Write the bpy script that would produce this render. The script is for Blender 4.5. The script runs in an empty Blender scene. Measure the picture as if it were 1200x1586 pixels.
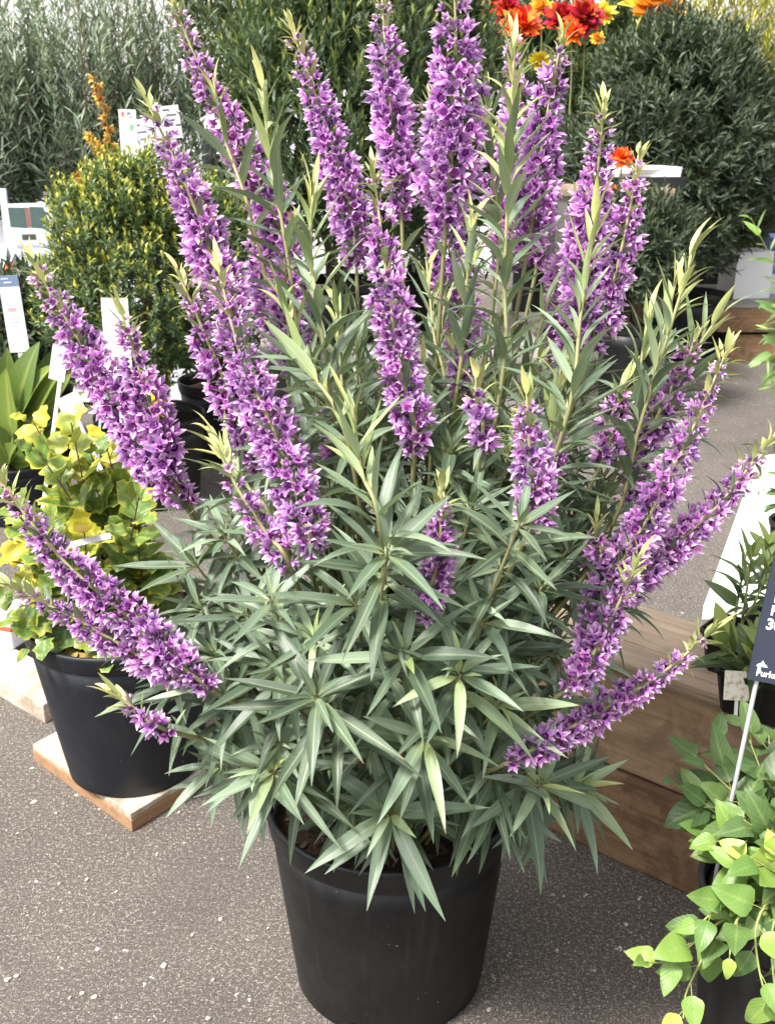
import bpy, math, random
import numpy as np
from mathutils import Vector, Matrix

rng = np.random.default_rng(11)
def cr(a, b):
    a0, a1, a2 = float(a[0]), float(a[1]), float(a[2]); b0, b1, b2 = float(b[0]), float(b[1]), float(b[2])
    return np.array((a1 * b2 - a2 * b1, a2 * b0 - a0 * b2, a0 * b1 - a1 * b0))
def nrm(a): return math.sqrt(float(a[0]) ** 2 + float(a[1]) ** 2 + float(a[2]) ** 2)
random.seed(11)
scn = bpy.context.scene
COL = scn.collection
R = math.radians

# ------------------------------------------------------------------ camera, sky, sun, exposure
CAM_Z, PITCH, FPX = 1.43, R(20.0), 1650.0
cam = bpy.data.cameras.new('camera')
cam.sensor_fit = 'HORIZONTAL'; cam.sensor_width = 36.0; cam.lens = 36.0 * FPX / 1200.0
cam.clip_start = 0.02; cam.clip_end = 500.0
cam.dof.use_dof = True; cam.dof.focus_distance = 1.6; cam.dof.aperture_fstop = 16.0
cam_o = bpy.data.objects.new('camera', cam); COL.objects.link(cam_o)
cam_o.location = (0, 0, CAM_Z); cam_o.rotation_euler = (R(90) - PITCH, 0, 0)
scn.camera = cam_o

SUN_ELEV, SUN_AZ = 56.0, 232.0            # azimuth of the sun, degrees clockwise from +Y
w = bpy.data.worlds.new('World'); scn.world = w; w.use_nodes = True
nt = w.node_tree; nt.nodes.clear()
sky = nt.nodes.new('ShaderNodeTexSky'); sky.sky_type = 'NISHITA'; sky.sun_disc = False
sky.sun_elevation = R(SUN_ELEV); sky.sun_rotation = R(SUN_AZ); sky.dust_density = 4.0; sky.air_density = 1.0
hs = nt.nodes.new('ShaderNodeHueSaturation'); hs.inputs['Saturation'].default_value = 0.22
bg = nt.nodes.new('ShaderNodeBackground'); bg.inputs['Strength'].default_value = 0.135
wo = nt.nodes.new('ShaderNodeOutputWorld')
nt.links.new(sky.outputs[0], hs.inputs['Color']); nt.links.new(hs.outputs[0], bg.inputs['Color']); nt.links.new(bg.outputs[0], wo.inputs['Surface'])

sun = bpy.data.lights.new('sun', 'SUN'); sun.energy = 3.0; sun.angle = R(11.0); sun.color = (1.0, 0.965, 0.91)
sun_o = bpy.data.objects.new('sun', sun); COL.objects.link(sun_o)
_a, _e = R(SUN_AZ), R(SUN_ELEV)
_sd = Vector((math.sin(_a) * math.cos(_e), math.cos(_a) * math.cos(_e), math.sin(_e)))
sun_o.rotation_euler = _sd.to_track_quat('Z', 'Y').to_euler(); sun_o.location = _sd * 20

vs = scn.view_settings
vs.view_transform = 'Standard'; vs.look = 'None'; vs.gamma = 1.0; vs.exposure = 1.22; vs.use_curve_mapping = False
scn.cycles.max_bounces = 8; scn.cycles.transmission_bounces = 6; scn.cycles.transparent_max_bounces = 8

# ------------------------------------------------------------------ measuring helpers (photo pixel -> place in the world)
def ray(px, py):
    x = (px - 600.0) / FPX; y = -(py - 793.0) / FPX
    return Vector((x, math.cos(PITCH) + y * math.sin(PITCH), -math.sin(PITCH) + y * math.cos(PITCH)))
def at_y(px, py, Y):
    d = ray(px, py); t = Y / d.y
    return Vector((d.x * t, Y, CAM_Z + d.z * t))
def at_z(px, py, Z=0.0):
    d = ray(px, py); t = (Z - CAM_Z) / d.z
    return Vector((d.x * t, d.y * t, Z))
def to_px(P):
    P = np.asarray(P, float); q = P - np.array([0, 0, CAM_Z])
    dep = q[..., 1] * math.cos(PITCH) - q[..., 2] * math.sin(PITCH)
    up = q[..., 1] * math.sin(PITCH) + q[..., 2] * math.cos(PITCH)
    return 600 + FPX * q[..., 0] / dep, 793 - FPX * up / dep, dep

# ------------------------------------------------------------------ materials
class NT:
    def __init__(s, name):
        s.m = bpy.data.materials.new(name); s.m.use_nodes = True
        s.t = s.m.node_tree; s.t.nodes.clear()
        s.out = s.n('ShaderNodeOutputMaterial')
    def n(s, typ, **kw):
        nd = s.t.nodes.new(typ)
        for k, v in kw.items():
            if k in nd.inputs.keys(): s.set(nd.inputs[k], v)
            else: setattr(nd, k, v)
        return nd
    def set(s, sock, v):
        if isinstance(v, bpy.types.NodeSocket): s.t.links.new(v, sock)
        else: sock.default_value = v
    def attr(s, name):
        return s.n('ShaderNodeAttribute', attribute_name=name).outputs['Fac']
    def math(s, op, a, b=None, clamp=False):
        nd = s.n('ShaderNodeMath', operation=op, use_clamp=clamp); s.set(nd.inputs[0], a)
        if b is not None: s.set(nd.inputs[1], b)
        return nd.outputs[0]
    def ramp(s, fac, stops, interp='LINEAR'):
        nd = s.n('ShaderNodeValToRGB'); cr = nd.color_ramp; cr.interpolation = interp
        while len(cr.elements) > 1: cr.elements.remove(cr.elements[-1])
        for i, (p, c) in enumerate(stops):
            e = cr.elements[0] if i == 0 else cr.elements.new(p)
            e.position = p; e.color = (*c, 1) if len(c) == 3 else c
        s.set(nd.inputs[0], fac); return nd.outputs[0]
    def mix(s, fac, a, b, blend='MIX'):
        nd = s.n('ShaderNodeMix', data_type='RGBA', blend_type=blend)
        s.set(nd.inputs[0], fac)
        for sock, v in ((nd.inputs[6], a), (nd.inputs[7], b)):
            if isinstance(v, tuple) and len(v) == 3: v = (*v, 1)
            s.set(sock, v)
        return nd.outputs[2]
    def coord(s, which='Object', scale=(1, 1, 1), rot=(0, 0, 0)):
        tc = s.n('ShaderNodeTexCoord'); mp = s.n('ShaderNodeMapping')
        s.t.links.new(tc.outputs[which], mp.inputs[0]); mp.inputs['Scale'].default_value = scale; mp.inputs['Rotation'].default_value = rot
        return mp.outputs[0]
    def noise(s, vec, scale, detail=4, rough=0.55, dist=0.0, out=0):
        nd = s.n('ShaderNodeTexNoise', Scale=scale, Detail=detail, Roughness=rough, Distortion=dist); s.set(nd.inputs['Vector'], vec); return nd.outputs[out]
    def voro(s, vec, scale, out='Color', feature='F1', rnd=1.0):
        nd = s.n('ShaderNodeTexVoronoi', feature=feature); nd.inputs['Scale'].default_value = scale; nd.inputs['Randomness'].default_value = rnd
        s.set(nd.inputs['Vector'], vec); return nd.outputs[out]
    def bump(s, h, strength=0.3, dist=0.002, normal=None):
        nd = s.n('ShaderNodeBump', Strength=strength, Distance=dist); s.set(nd.inputs['Height'], h)
        if normal is not None: s.set(nd.inputs['Normal'], normal)
        return nd.outputs[0]
    def principled(s, col, rough=0.5, normal=None, spec=0.5, **kw):
        p = s.n('ShaderNodeBsdfPrincipled')
        if isinstance(col, tuple) and len(col) == 3: col = (*col, 1)
        s.set(p.inputs['Base Color'], col); s.set(p.inputs['Roughness'], rough); p.inputs['Specular IOR Level'].default_value = spec
        for k, v in kw.items(): s.set(p.inputs[k.replace('_', ' ')], v)
        if normal is not None: s.set(p.inputs['Normal'], normal)
        return p
    def done(s, sh):
        s.t.links.new(sh.outputs[0], s.out.inputs['Surface']); return s.m
    def uv(s):
        sx = s.n('ShaderNodeSeparateXYZ'); tc = s.n('ShaderNodeTexCoord'); s.t.links.new(tc.outputs['UV'], sx.inputs[0]); return sx.outputs[0], sx.outputs[1]

def leaf_mat(name, stops, rib=(0.35, 0.42, 0.25), rib_amt=0.45, rough=0.42, trans=0.22, trans_col=None, var=0.28, margin=None, veins=0.0, blotch=0.0, fresh=0.0):
    """stops: colour over the leaf's own age ('tint' 0 old .. 1 young)."""
    t = NT(name)
    tint = t.attr('tint'); rnd = t.attr('rnd'); u, v = t.uv()
    col = t.ramp(tint, stops)
    au = t.math('ABSOLUTE', t.math('SUBTRACT', u, 0.5))
    ribm = t.math('SUBTRACT', 1.0, t.math('MULTIPLY', au, 11.0), clamp=True)
    vec = t.coord('Object')
    n1 = t.noise(vec, 38.0, 3)
    col = t.mix(t.math('MULTIPLY', n1, 0.35), col, t.mix(0.5, col, (0.30, 0.36, 0.20)))
    if blotch:
        n2 = t.noise(vec, 60.0, 2, dist=0.6)
        col = t.mix(t.math('MULTIPLY', t.ramp(n2, [(0.5, (0, 0, 0)), (0.62, (1, 1, 1))]), blotch), col, margin)
    if margin is not None:
        mm = t.math('MULTIPLY', t.math('SUBTRACT', au, 0.30), 9.0, clamp=True)
        col = t.mix(t.math('MULTIPLY', mm, t.math('ADD', t.math('MULTIPLY', tint, 0.8), 0.1, clamp=True)), col, margin)
    col = t.mix(t.math('MULTIPLY', ribm, rib_amt), col, rib)
    h = t.math('MULTIPLY', ribm, -1.0)
    if veins:
        wv = t.math('SINE', t.math('MULTIPLY', t.math('SUBTRACT', v, t.math('MULTIPLY', au, 0.7)), 46.0))
        col = t.mix(t.math('MULTIPLY', t.math('MULTIPLY', t.math('SUBTRACT', wv, 0.55, clamp=True), 1.6), veins), col, rib)
        h = t.math('ADD', h, t.math('MULTIPLY', wv, 0.25))
    else:
        wv = t.math('SINE', t.math('MULTIPLY', au, 75.0))
        h = t.math('ADD', h, t.math('MULTIPLY', wv, 0.22))
        col = t.mix(t.math('MULTIPLY', t.math('ADD', wv, 1.0), 0.05), col, rib)
    if fresh:                                 # leaf bases stay yellow green
        fb = t.math('MULTIPLY', t.math('SUBTRACT', 0.26, v), 3.4, clamp=True)
        col = t.mix(t.math('MULTIPLY', fb, t.math('MULTIPLY', t.math('ADD', tint, 0.15, clamp=True), fresh)), col, (0.42, 0.46, 0.16))
    hv = t.n('ShaderNodeHueSaturation')
    t.set(hv.inputs['Color'], col)
    t.set(hv.inputs['Value'], t.math('ADD', t.math('MULTIPLY', t.math('SUBTRACT', rnd, 0.5), var * 2), 1.0))
    t.set(hv.inputs['Hue'], t.math('ADD', t.math('MULTIPLY', t.math('SUBTRACT', rnd, 0.5), -0.03), 0.5))
    col = hv.outputs[0]
    scorch = t.math('MULTIPLY', t.math('MULTIPLY', t.math('SUBTRACT', v, 0.90), 14.0, clamp=True), t.math('GREATER_THAN', rnd, 0.80))
    col = t.mix(t.math('MULTIPLY', scorch, 0.7), col, (0.16, 0.11, 0.05))
    p = t.principled(col, rough, t.bump(h, 0.25, 0.0012), spec=0.45)
    tr = t.n('ShaderNodeBsdfTranslucent')
    t.set(tr.inputs['Color'], t.mix(0.5, col, trans_col or (0.28, 0.38, 0.08)))
    mx = t.n('ShaderNodeMixShader'); mx.inputs[0].default_value = trans
    t.t.links.new(p.outputs[0], mx.inputs[1]); t.t.links.new(tr.outputs[0], mx.inputs[2])
    return t.done(mx)

def petal_mat(name, stops, var=0.32, hue=0.05, trans=0.25, rough=0.5):
    """stops: colour along the petal's own length (uv v)."""
    t = NT(name); rnd = t.attr('rnd'); u, v = t.uv(); tint = t.attr('tint')
    n = t.noise(t.coord('Object'), 140.0, 2)
    f = t.math('ADD', v, t.math('MULTIPLY', t.math('SUBTRACT', n, 0.5), 0.35))
    f = t.math('ADD', f, t.math('MULTIPLY', tint, 0.35), clamp=True)
    col = t.ramp(f, stops)
    hv = t.n('ShaderNodeHueSaturation'); t.set(hv.inputs['Color'], col)
    t.set(hv.inputs['Value'], t.math('ADD', t.math('MULTIPLY', t.math('SUBTRACT', rnd, 0.5), var * 2), 1.0))
    t.set(hv.inputs['Hue'], t.math('ADD', t.math('MULTIPLY', t.math('SUBTRACT', rnd, 0.5), hue), 0.5))
    p = t.principled(hv.outputs[0], rough, None, spec=0.3)
    tr = t.n('ShaderNodeBsdfTranslucent'); t.set(tr.inputs['Color'], hv.outputs[0])
    mx = t.n('ShaderNodeMixShader'); mx.inputs[0].default_value = trans
    t.t.links.new(p.outputs[0], mx.inputs[1]); t.t.links.new(tr.outputs[0], mx.inputs[2])
    return t.done(mx)

def plain(name, col, rough=0.5, var=0.12, nscale=14.0, bump=0.15, bscale=120.0, spec=0.5):
    t = NT(name); vec = t.coord('Object')
    c = t.mix(t.math('MULTIPLY', t.noise(vec, nscale, 5), var * 2), col, tuple(x * 0.55 for x in col))
    return t.done(t.principled(c, rough, t.bump(t.noise(vec, bscale, 3), bump, 0.001), spec=spec))

def make_asphalt():
    t = NT('asphalt'); vec = t.coord('Object')
    big = t.noise(vec, 1.6, 5, 0.6)
    base = t.ramp(big, [(0.3, (0.066, 0.055, 0.047)), (0.7, (0.104, 0.088, 0.075))])
    # graded chippings in the binder: each stone one cell with its own colour
    def stones(scale, keep, c0, c1):
        vn = t.n('ShaderNodeTexVoronoi', feature='F1'); vn.inputs['Scale'].default_value = scale
        wob = t.n('ShaderNodeVectorMath', operation='ADD')
        nz = t.n('ShaderNodeTexNoise', Scale=scale * 1.3, Detail=1.0); t.set(nz.inputs['Vector'], vec)
        sc = t.n('ShaderNodeVectorMath', operation='SCALE'); t.t.links.new(nz.outputs[1], sc.inputs[0]); sc.inputs['Scale'].default_value = 1.7 / scale
        t.set(wob.inputs[0], vec); t.t.links.new(sc.outputs[0], wob.inputs[1]); t.t.links.new(wob.outputs[0], vn.inputs['Vector'])
        sx = t.n('ShaderNodeSeparateColor'); t.t.links.new(vn.outputs['Color'], sx.inputs[0])
        size = t.math('MULTIPLY', sx.outputs[1], 0.34)
        inside = t.math('MULTIPLY', t.math('SUBTRACT', t.math('ADD', size, 0.16), vn.outputs['Distance']), 14.0, clamp=True)
        m = t.math('MULTIPLY', inside, t.math('GREATER_THAN', sx.outputs[0], 1.0 - keep))
        return m, t.mix(sx.outputs[2], c0, c1)
    m1, c1 = stones(150.0, 0.38, (0.12, 0.105, 0.09), (0.30, 0.27, 0.235))
    m2 = t.ramp(t.noise(vec, 300.0, 3, 0.75), [(0.515, (0, 0, 0)), (0.56, (1, 1, 1))])
    c2 = t.ramp(t.noise(vec, 130.0, 2), [(0.38, (0.12, 0.103, 0.088)), (0.53, (0.28, 0.25, 0.22)), (0.65, (0.60, 0.55, 0.49))])
    m5 = t.ramp(t.noise(vec, 190.0, 3, 0.75, 0.5), [(0.44, (1, 1, 1)), (0.50, (0, 0, 0))])
    m3, c3 = stones(95.0, 0.022, (0.36, 0.38, 0.33), (0.70, 0.66, 0.60))
    m4, c4 = stones(160.0, 0.45, (0.022, 0.019, 0.017), (0.05, 0.045, 0.04))
    col = t.mix(m4, base, c4); col = t.mix(t.math('MULTIPLY', m5, 0.7), col, (0.03, 0.026, 0.023))
    col = t.mix(t.math('MULTIPLY', m1, 0.75), col, c1); col = t.mix(t.math('MULTIPLY', m2, 0.85), col, c2); col = t.mix(m3, col, c3)
    dirt = t.noise(vec, 5.0, 4)
    stain = t.ramp(t.noise(vec, 2.3, 6, 0.7, 0.8), [(0.46, (0, 0, 0)), (0.66, (1, 1, 1))])
    col = t.mix(t.math('MULTIPLY', stain, 0.38), col, (0.055, 0.047, 0.041))
    col = t.mix(t.math('MULTIPLY', dirt, 0.22), col, (0.19, 0.165, 0.14))
    h = t.math('ADD', t.math('ADD', m1, m2), t.math('MULTIPLY', m3, 1.2))
    h = t.math('ADD', h, t.noise(vec, 400.0, 2))
    return t.done(t.principled(col, 0.88, t.bump(h, 0.5, 0.0012), spec=0.35))

def make_wood(name, dark, light, rough=0.75, gscale=1.0, knots=True, stain=None):
    """grain runs along the piece's own X axis"""
    t = NT(name)
    oi = t.n('ShaderNodeObjectInfo')
    off = t.n('ShaderNodeVectorMath', operation='ADD'); t.t.links.new(t.coord('Object'), off.inputs[0])
    cmb = t.n('ShaderNodeCombineXYZ'); t.set(cmb.inputs[0], t.math('MULTIPLY', oi.outputs['Random'], 17.0)); t.set(cmb.inputs[1], t.math('MULTIPLY', oi.outputs['Random'], 9.0))
    t.t.links.new(cmb.outputs[0], off.inputs[1])
    mp = t.n('ShaderNodeMapping'); mp.inputs['Scale'].default_value = (1.6 * gscale, 16.0 * gscale, 16.0 * gscale); t.t.links.new(off.outputs[0], mp.inputs[0])
    g = t.noise(mp.outputs[0], 3.0, 8, 0.62, 0.9)
    mp2 = t.n('ShaderNodeMapping'); mp2.inputs['Scale'].default_value = (5, 160, 160); t.t.links.new(off.outputs[0], mp2.inputs[0])
    fine = t.noise(mp2.outputs[0], 2.2, 4, 0.7)
    big = t.noise(off.outputs[0], 3.0, 4)
    f = t.math('ADD', t.math('MULTIPLY', g, 0.75), t.math('MULTIPLY', fine, 0.3))
    col = t.ramp(f, [(0.30, dark), (0.52, tuple((a + b) / 2 for a, b in zip(dark, light))), (0.72, light)])
    col = t.mix(t.math('MULTIPLY', big, 0.5), col, tuple(x * 0.6 for x in dark))
    if stain is not None:
        st = t.ramp(t.noise(off.outputs[0], 11.0, 6, 0.7, 0.4), [(0.47, (0, 0, 0)), (0.60, (1, 1, 1))])
        col = t.mix(t.math('MULTIPLY', st, 0.6), col, stain)
    h = t.math('ADD', f, t.math('MULTIPLY', fine, 0.6))
    return t.done(t.principled(col, rough, t.bump(h, 0.45, 0.003), spec=0.3))

def make_pot_mat(name, col):
    t = NT(name); vec = t.coord('Object')
    dust = t.ramp(t.noise(vec, 9.0, 6, 0.65), [(0.42, (0, 0, 0)), (0.8, (1, 1, 1))])
    streak = t.ramp(t.noise(t.coord('Object', scale=(14, 14, 1.2)), 2.2, 6, 0.7), [(0.52, (0, 0, 0)), (0.75, (1, 1, 1))])
    c = t.mix(t.math('MULTIPLY', dust, 0.45), col, (0.030, 0.029, 0.027)); c = t.mix(t.math('MULTIPLY', streak, 0.35), c, (0.042, 0.039, 0.035))
    vn = t.n('ShaderNodeTexVoronoi', feature='F1'); vn.inputs['Scale'].default_value = 85.0; t.set(vn.inputs['Vector'], vec)
    sx = t.n('ShaderNodeSeparateColor'); t.t.links.new(vn.outputs['Color'], sx.inputs[0])
    patch = t.ramp(t.noise(vec, 6.5, 2), [(0.56, (0, 0, 0)), (0.68, (1, 1, 1))])
    sp = t.math('MULTIPLY', t.math('LESS_THAN', vn.outputs['Distance'], t.math('MULTIPLY', sx.outputs[1], 0.16)), t.math('GREATER_THAN', sx.outputs[0], 0.72))
    sp = t.math('MULTIPLY', sp, t.math('ADD', patch, 0.10, clamp=True))
    c = t.mix(t.math('MULTIPLY', sp, 0.7), c, (0.42, 0.40, 0.37))
    mp = t.coord('Object', scale=(1, 1, 40))
    b = t.math('ADD', t.noise(vec, 300.0, 2), t.math('MULTIPLY', t.noise(mp, 6.0, 3), 0.6))
    r = t.math('ADD', 0.36, t.math('MULTIPLY', t.noise(vec, 22.0, 4), 0.22))
    return t.done(t.principled(c, r, t.bump(b, 0.12, 0.0008), spec=0.32))

def make_soil():
    t = NT('soil'); vec = t.coord('Object')
    c = t.ramp(t.noise(vec, 90.0, 6, 0.7), [(0.3, (0.012, 0.008, 0.006)), (0.6, (0.045, 0.027, 0.018)), (0.8, (0.10, 0.062, 0.04))])
    return t.done(t.principled(c, 0.95, t.bump(t.noise(vec, 160.0, 4), 0.9, 0.006), spec=0.2))

M = {}
M['asphalt'] = make_asphalt()
M['pot'] = make_pot_mat('black_plastic', (0.0075, 0.0078, 0.0088))
M['pot_slate'] = make_pot_mat('slate_plastic', (0.011, 0.013, 0.019))
M['soil'] = make_soil()
M['bark'] = plain('bark_chip', (0.075, 0.042, 0.026), 0.9, 0.4, 60.0, 0.6, 200.0)
M['sleeper'] = make_wood('oiled_timber', (0.165, 0.092, 0.046), (0.46, 0.285, 0.16), stain=(0.085, 0.052, 0.030))
M['sleeper_grey'] = make_wood('faded_timber', (0.30, 0.190, 0.110), (0.64, 0.445, 0.275), stain=(0.19, 0.125, 0.078))
M['sleeper_top'] = make_wood('weathered_timber', (0.27, 0.19, 0.125), (0.62, 0.48, 0.35))
M['board'] = make_wood('limewashed_board', (0.42, 0.31, 0.21), (0.80, 0.73, 0.63), stain=(0.20, 0.145, 0.10))
M['board_side'] = make_wood('board_edge', (0.22, 0.115, 0.055), (0.52, 0.32, 0.18))
M['grey_timber'] = make_wood('grey_timber', (0.19, 0.175, 0.16), (0.45, 0.42, 0.39))
M['white'] = plain('white_plastic', (0.80, 0.80, 0.80), 0.45, 0.05, 8.0, 0.05, 60.0)
M['cloth'] = plain('white_cloth', (0.78, 0.78, 0.82), 0.85, 0.08, 5.0, 0.3, 30.0)
M['wall'] = plain('white_tarpaulin', (0.80, 0.79, 0.79), 0.7, 0.06, 1.5, 0.1, 12.0)
M['card'] = plain('white_card', (0.82, 0.81, 0.79), 0.5, 0.03)
M['card_blue'] = plain('pale_blue_card', (0.66, 0.71, 0.84), 0.5, 0.04)
M['navy'] = plain('navy_card', (0.030, 0.036, 0.060), 0.5, 0.15, 20.0, 0.1)
M['slate_ink'] = plain('slate_blue_ink', (0.17, 0.23, 0.36), 0.5, 0.05)
M['ink'] = plain('grey_ink', (0.10, 0.11, 0.16), 0.6, 0.05)
M['ink_pale'] = plain('pale_grey_ink', (0.42, 0.43, 0.48), 0.6, 0.05)
M['ink_red'] = plain('red_ink', (0.62, 0.10, 0.06), 0.6, 0.05)
M['ink_pink'] = plain('pink_ink', (0.80, 0.36, 0.40), 0.6, 0.05)
M['ink_green'] = plain('green_ink', (0.12, 0.52, 0.20), 0.6, 0.05)
M['ink_olive'] = plain('olive_ink', (0.055, 0.075, 0.035), 0.6, 0.05)
M['ink_orange'] = plain('orange_ink', (0.80, 0.33, 0.16), 0.6, 0.05)
M['ink_yellow'] = plain('yellow_ink', (0.80, 0.60, 0.05), 0.6, 0.05)
M['ink_window'] = plain('printed_window', (0.10, 0.16, 0.15), 0.35, 0.5, 30.0)
M['ink_brick'] = plain('printed_brick', (0.30, 0.13, 0.10), 0.6, 0.1)
M['cream'] = (lambda t: t.done(t.principled(t.mix(t.ramp(t.noise(t.coord('Object'), 90.0, 4, 0.6), [(0.52, (0, 0, 0)), (0.66, (1, 1, 1))]), (0.78, 0.74, 0.64), (0.42, 0.33, 0.20)), 0.6)))(NT('cream_speckled'))
M['steel'] = plain('galvanised_rod', (0.62, 0.63, 0.65), 0.35, 0.2, 40.0)
M['blue'] = plain('blue_plastic', (0.035, 0.13, 0.50), 0.4, 0.1)
M['blue_pale'] = plain('pale_blue_plastic', (0.24, 0.36, 0.72), 0.5, 0.1)
M['black'] = plain('black_box', (0.012, 0.012, 0.013), 0.5, 0.1)
M['chip'] = plain('pale_chip', (0.62, 0.56, 0.42), 0.8, 0.3, 80.0)
M['stem'] = (lambda t: t.done(t.principled(t.ramp(t.attr('tint'), [(0.0, (0.10, 0.085, 0.045)), (0.5, (0.21, 0.21, 0.085)), (1.0, (0.36, 0.34, 0.16))]), 0.55)))(NT('green_stem'))
M['stem_wood'] = plain('woody_stem', (0.13, 0.085, 0.05), 0.8, 0.3, 50.0, 0.5)
M['stem_vine'] = plain('vine_stem', (0.30, 0.33, 0.10), 0.6, 0.2, 50.0)

M['sage'] = leaf_mat('sage_leaf', [(0.0, (0.026, 0.054, 0.030)), (0.35, (0.088, 0.140, 0.092)), (0.6, (0.215, 0.300, 0.205)), (0.78, (0.33, 0.405, 0.135)), (1.0, (0.58, 0.56, 0.20))],
                     rib=(0.40, 0.46, 0.27), rib_amt=0.5, rough=0.33, trans=0.17, var=0.42, fresh=0.9)
M['floret'] = petal_mat('purple_petal', [(0.0, (0.30, 0.065, 0.34)), (0.30, (0.51, 0.155, 0.57)), (0.58, (0.61, 0.26, 0.67)), (0.76, (0.77, 0.50, 0.79)), (1.0, (0.92, 0.82, 0.85))], trans=0.36)
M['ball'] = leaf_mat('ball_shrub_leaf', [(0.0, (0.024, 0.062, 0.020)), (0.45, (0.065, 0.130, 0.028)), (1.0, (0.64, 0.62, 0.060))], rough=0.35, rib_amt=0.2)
M['dark'] = leaf_mat('dark_hedge_leaf', [(0.0, (0.014, 0.028, 0.016)), (0.6, (0.026, 0.050, 0.026)), (1.0, (0.085, 0.13, 0.052))], rough=0.45, rib_amt=0.1, trans=0.1)
M['rosemary'] = leaf_mat('needle_leaf', [(0.0, (0.145, 0.195, 0.145)), (0.6, (0.29, 0.345, 0.26)), (1.0, (0.46, 0.49, 0.26))], rough=0.55, rib_amt=0.15)
M['mid'] = leaf_mat('mid_shrub_leaf', [(0.0, (0.030, 0.062, 0.028)), (0.6, (0.065, 0.11, 0.045)), (1.0, (0.42, 0.46, 0.060))], rough=0.4, rib_amt=0.15)
M['conifer'] = leaf_mat('gold_conifer_leaf', [(0.0, (0.16, 0.19, 0.02)), (1.0, (0.60, 0.54, 0.06))], rough=0.5, rib_amt=0.1)
M['varieg'] = leaf_mat('variegated_leaf', [(0.0, (0.040, 0.120, 0.020)), (0.5, (0.11, 0.23, 0.030)), (0.8, (0.45, 0.43, 0.040)), (1.0, (0.74, 0.52, 0.030))], rough=0.36, rib=(0.42, 0.46, 0.14), rib_amt=0.35, margin=(0.66, 0.55, 0.05), veins=0.16, trans=0.18, blotch=0.25)
M['broad'] = leaf_mat('broad_leaf', [(0.0, (0.055, 0.105, 0.015)), (0.6, (0.14, 0.22, 0.025)), (1.0, (0.34, 0.42, 0.035))], rough=0.3, rib=(0.36, 0.42, 0.10), rib_amt=0.5, veins=0.06)
M['vine'] = leaf_mat('vine_leaf', [(0.0, (0.038, 0.085, 0.030)), (0.45, (0.085, 0.165, 0.040)), (0.75, (0.17, 0.31, 0.050)), (1.0, (0.42, 0.54, 0.080))], rough=0.42, rib=(0.30, 0.40, 0.12), rib_amt=0.4, veins=0.22)
M['lily'] = leaf_mat('lily_leaf', [(0.0, (0.035, 0.075, 0.018)), (0.6, (0.11, 0.175, 0.03)), (1.0, (0.38, 0.42, 0.06))], rough=0.35, rib_amt=0.25)
M['dry'] = leaf_mat('dry_leaf', [(0.0, (0.22, 0.12, 0.05)), (1.0, (0.62, 0.36, 0.10))], rough=0.8)
M['orange_sprig'] = petal_mat('orange_sprig_petal', [(0.0, (0.45, 0.17, 0.05)), (0.6, (0.72, 0.34, 0.08)), (1.0, (0.75, 0.55, 0.12))])
M['red_petal'] = petal_mat('red_petal', [(0.0, (0.20, 0.004, 0.006)), (0.7, (0.42, 0.010, 0.012)), (1.0, (0.58, 0.03, 0.02))])
M['scarlet_petal'] = petal_mat('scarlet_petal', [(0.0, (0.60, 0.06, 0.01)), (0.6, (0.78, 0.09, 0.015)), (1.0, (0.80, 0.14, 0.03))])
M['orange_petal'] = petal_mat('orange_petal', [(0.0, (0.75, 0.20, 0.01)), (0.6, (0.82, 0.34, 0.02)), (1.0, (0.84, 0.42, 0.06))])
M['yellow_petal'] = petal_mat('yellow_petal', [(0.0, (0.70, 0.42, 0.01)), (0.6, (0.80, 0.62, 0.02)), (1.0, (0.82, 0.70, 0.08))])

# ------------------------------------------------------------------ objects and meshes
def tag(o, label, cat, group=None):
    o['label'] = label; o['category'] = cat
    if group: o['group'] = group
    return o
def thing(name, loc, label, cat, group=None):
    o = bpy.data.objects.new(name, None); o.empty_display_size = 0.05; COL.objects.link(o); o.location = loc
    return tag(o, label, cat, group)
def link(name, me, mat, parent=None, loc=None):
    if mat is not None and len(me.materials) == 0: me.materials.append(mat)
    o = bpy.data.objects.new(name, me); COL.objects.link(o)
    if parent is not None: o.parent = parent
    if loc is not None: o.location = loc
    return o

def np_mesh(name, V, F, UV=None, attrs=None, smooth=True):
    V = np.ascontiguousarray(V, np.float32); F = np.ascontiguousarray(F, np.int32)
    me = bpy.data.meshes.new(name); k = F.shape[1]
    me.vertices.add(len(V)); me.vertices.foreach_set('co', V.ravel())
    me.loops.add(F.size); me.loops.foreach_set('vertex_index', F.ravel())
    me.polygons.add(len(F)); me.polygons.foreach_set('loop_start', np.arange(0, F.size, k, dtype=np.int32))
    try: me.polygons.foreach_set('loop_total', np.full(len(F), k, np.int32))
    except Exception: pass
    me.polygons.foreach_set('use_smooth', np.full(len(F), smooth, bool))
    if UV is not None:
        l = me.uv_layers.new(name='UVMap'); l.data.foreach_set('uv', np.ascontiguousarray(np.asarray(UV, np.float32)[F.ravel()]).ravel())
    for an, arr in (attrs or {}).items():
        a = me.attributes.new(an, 'FLOAT', 'POINT'); a.data.foreach_set('value', np.ascontiguousarray(arr, np.float32))
    me.update(calc_edges=True); me.validate(); return me

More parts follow.
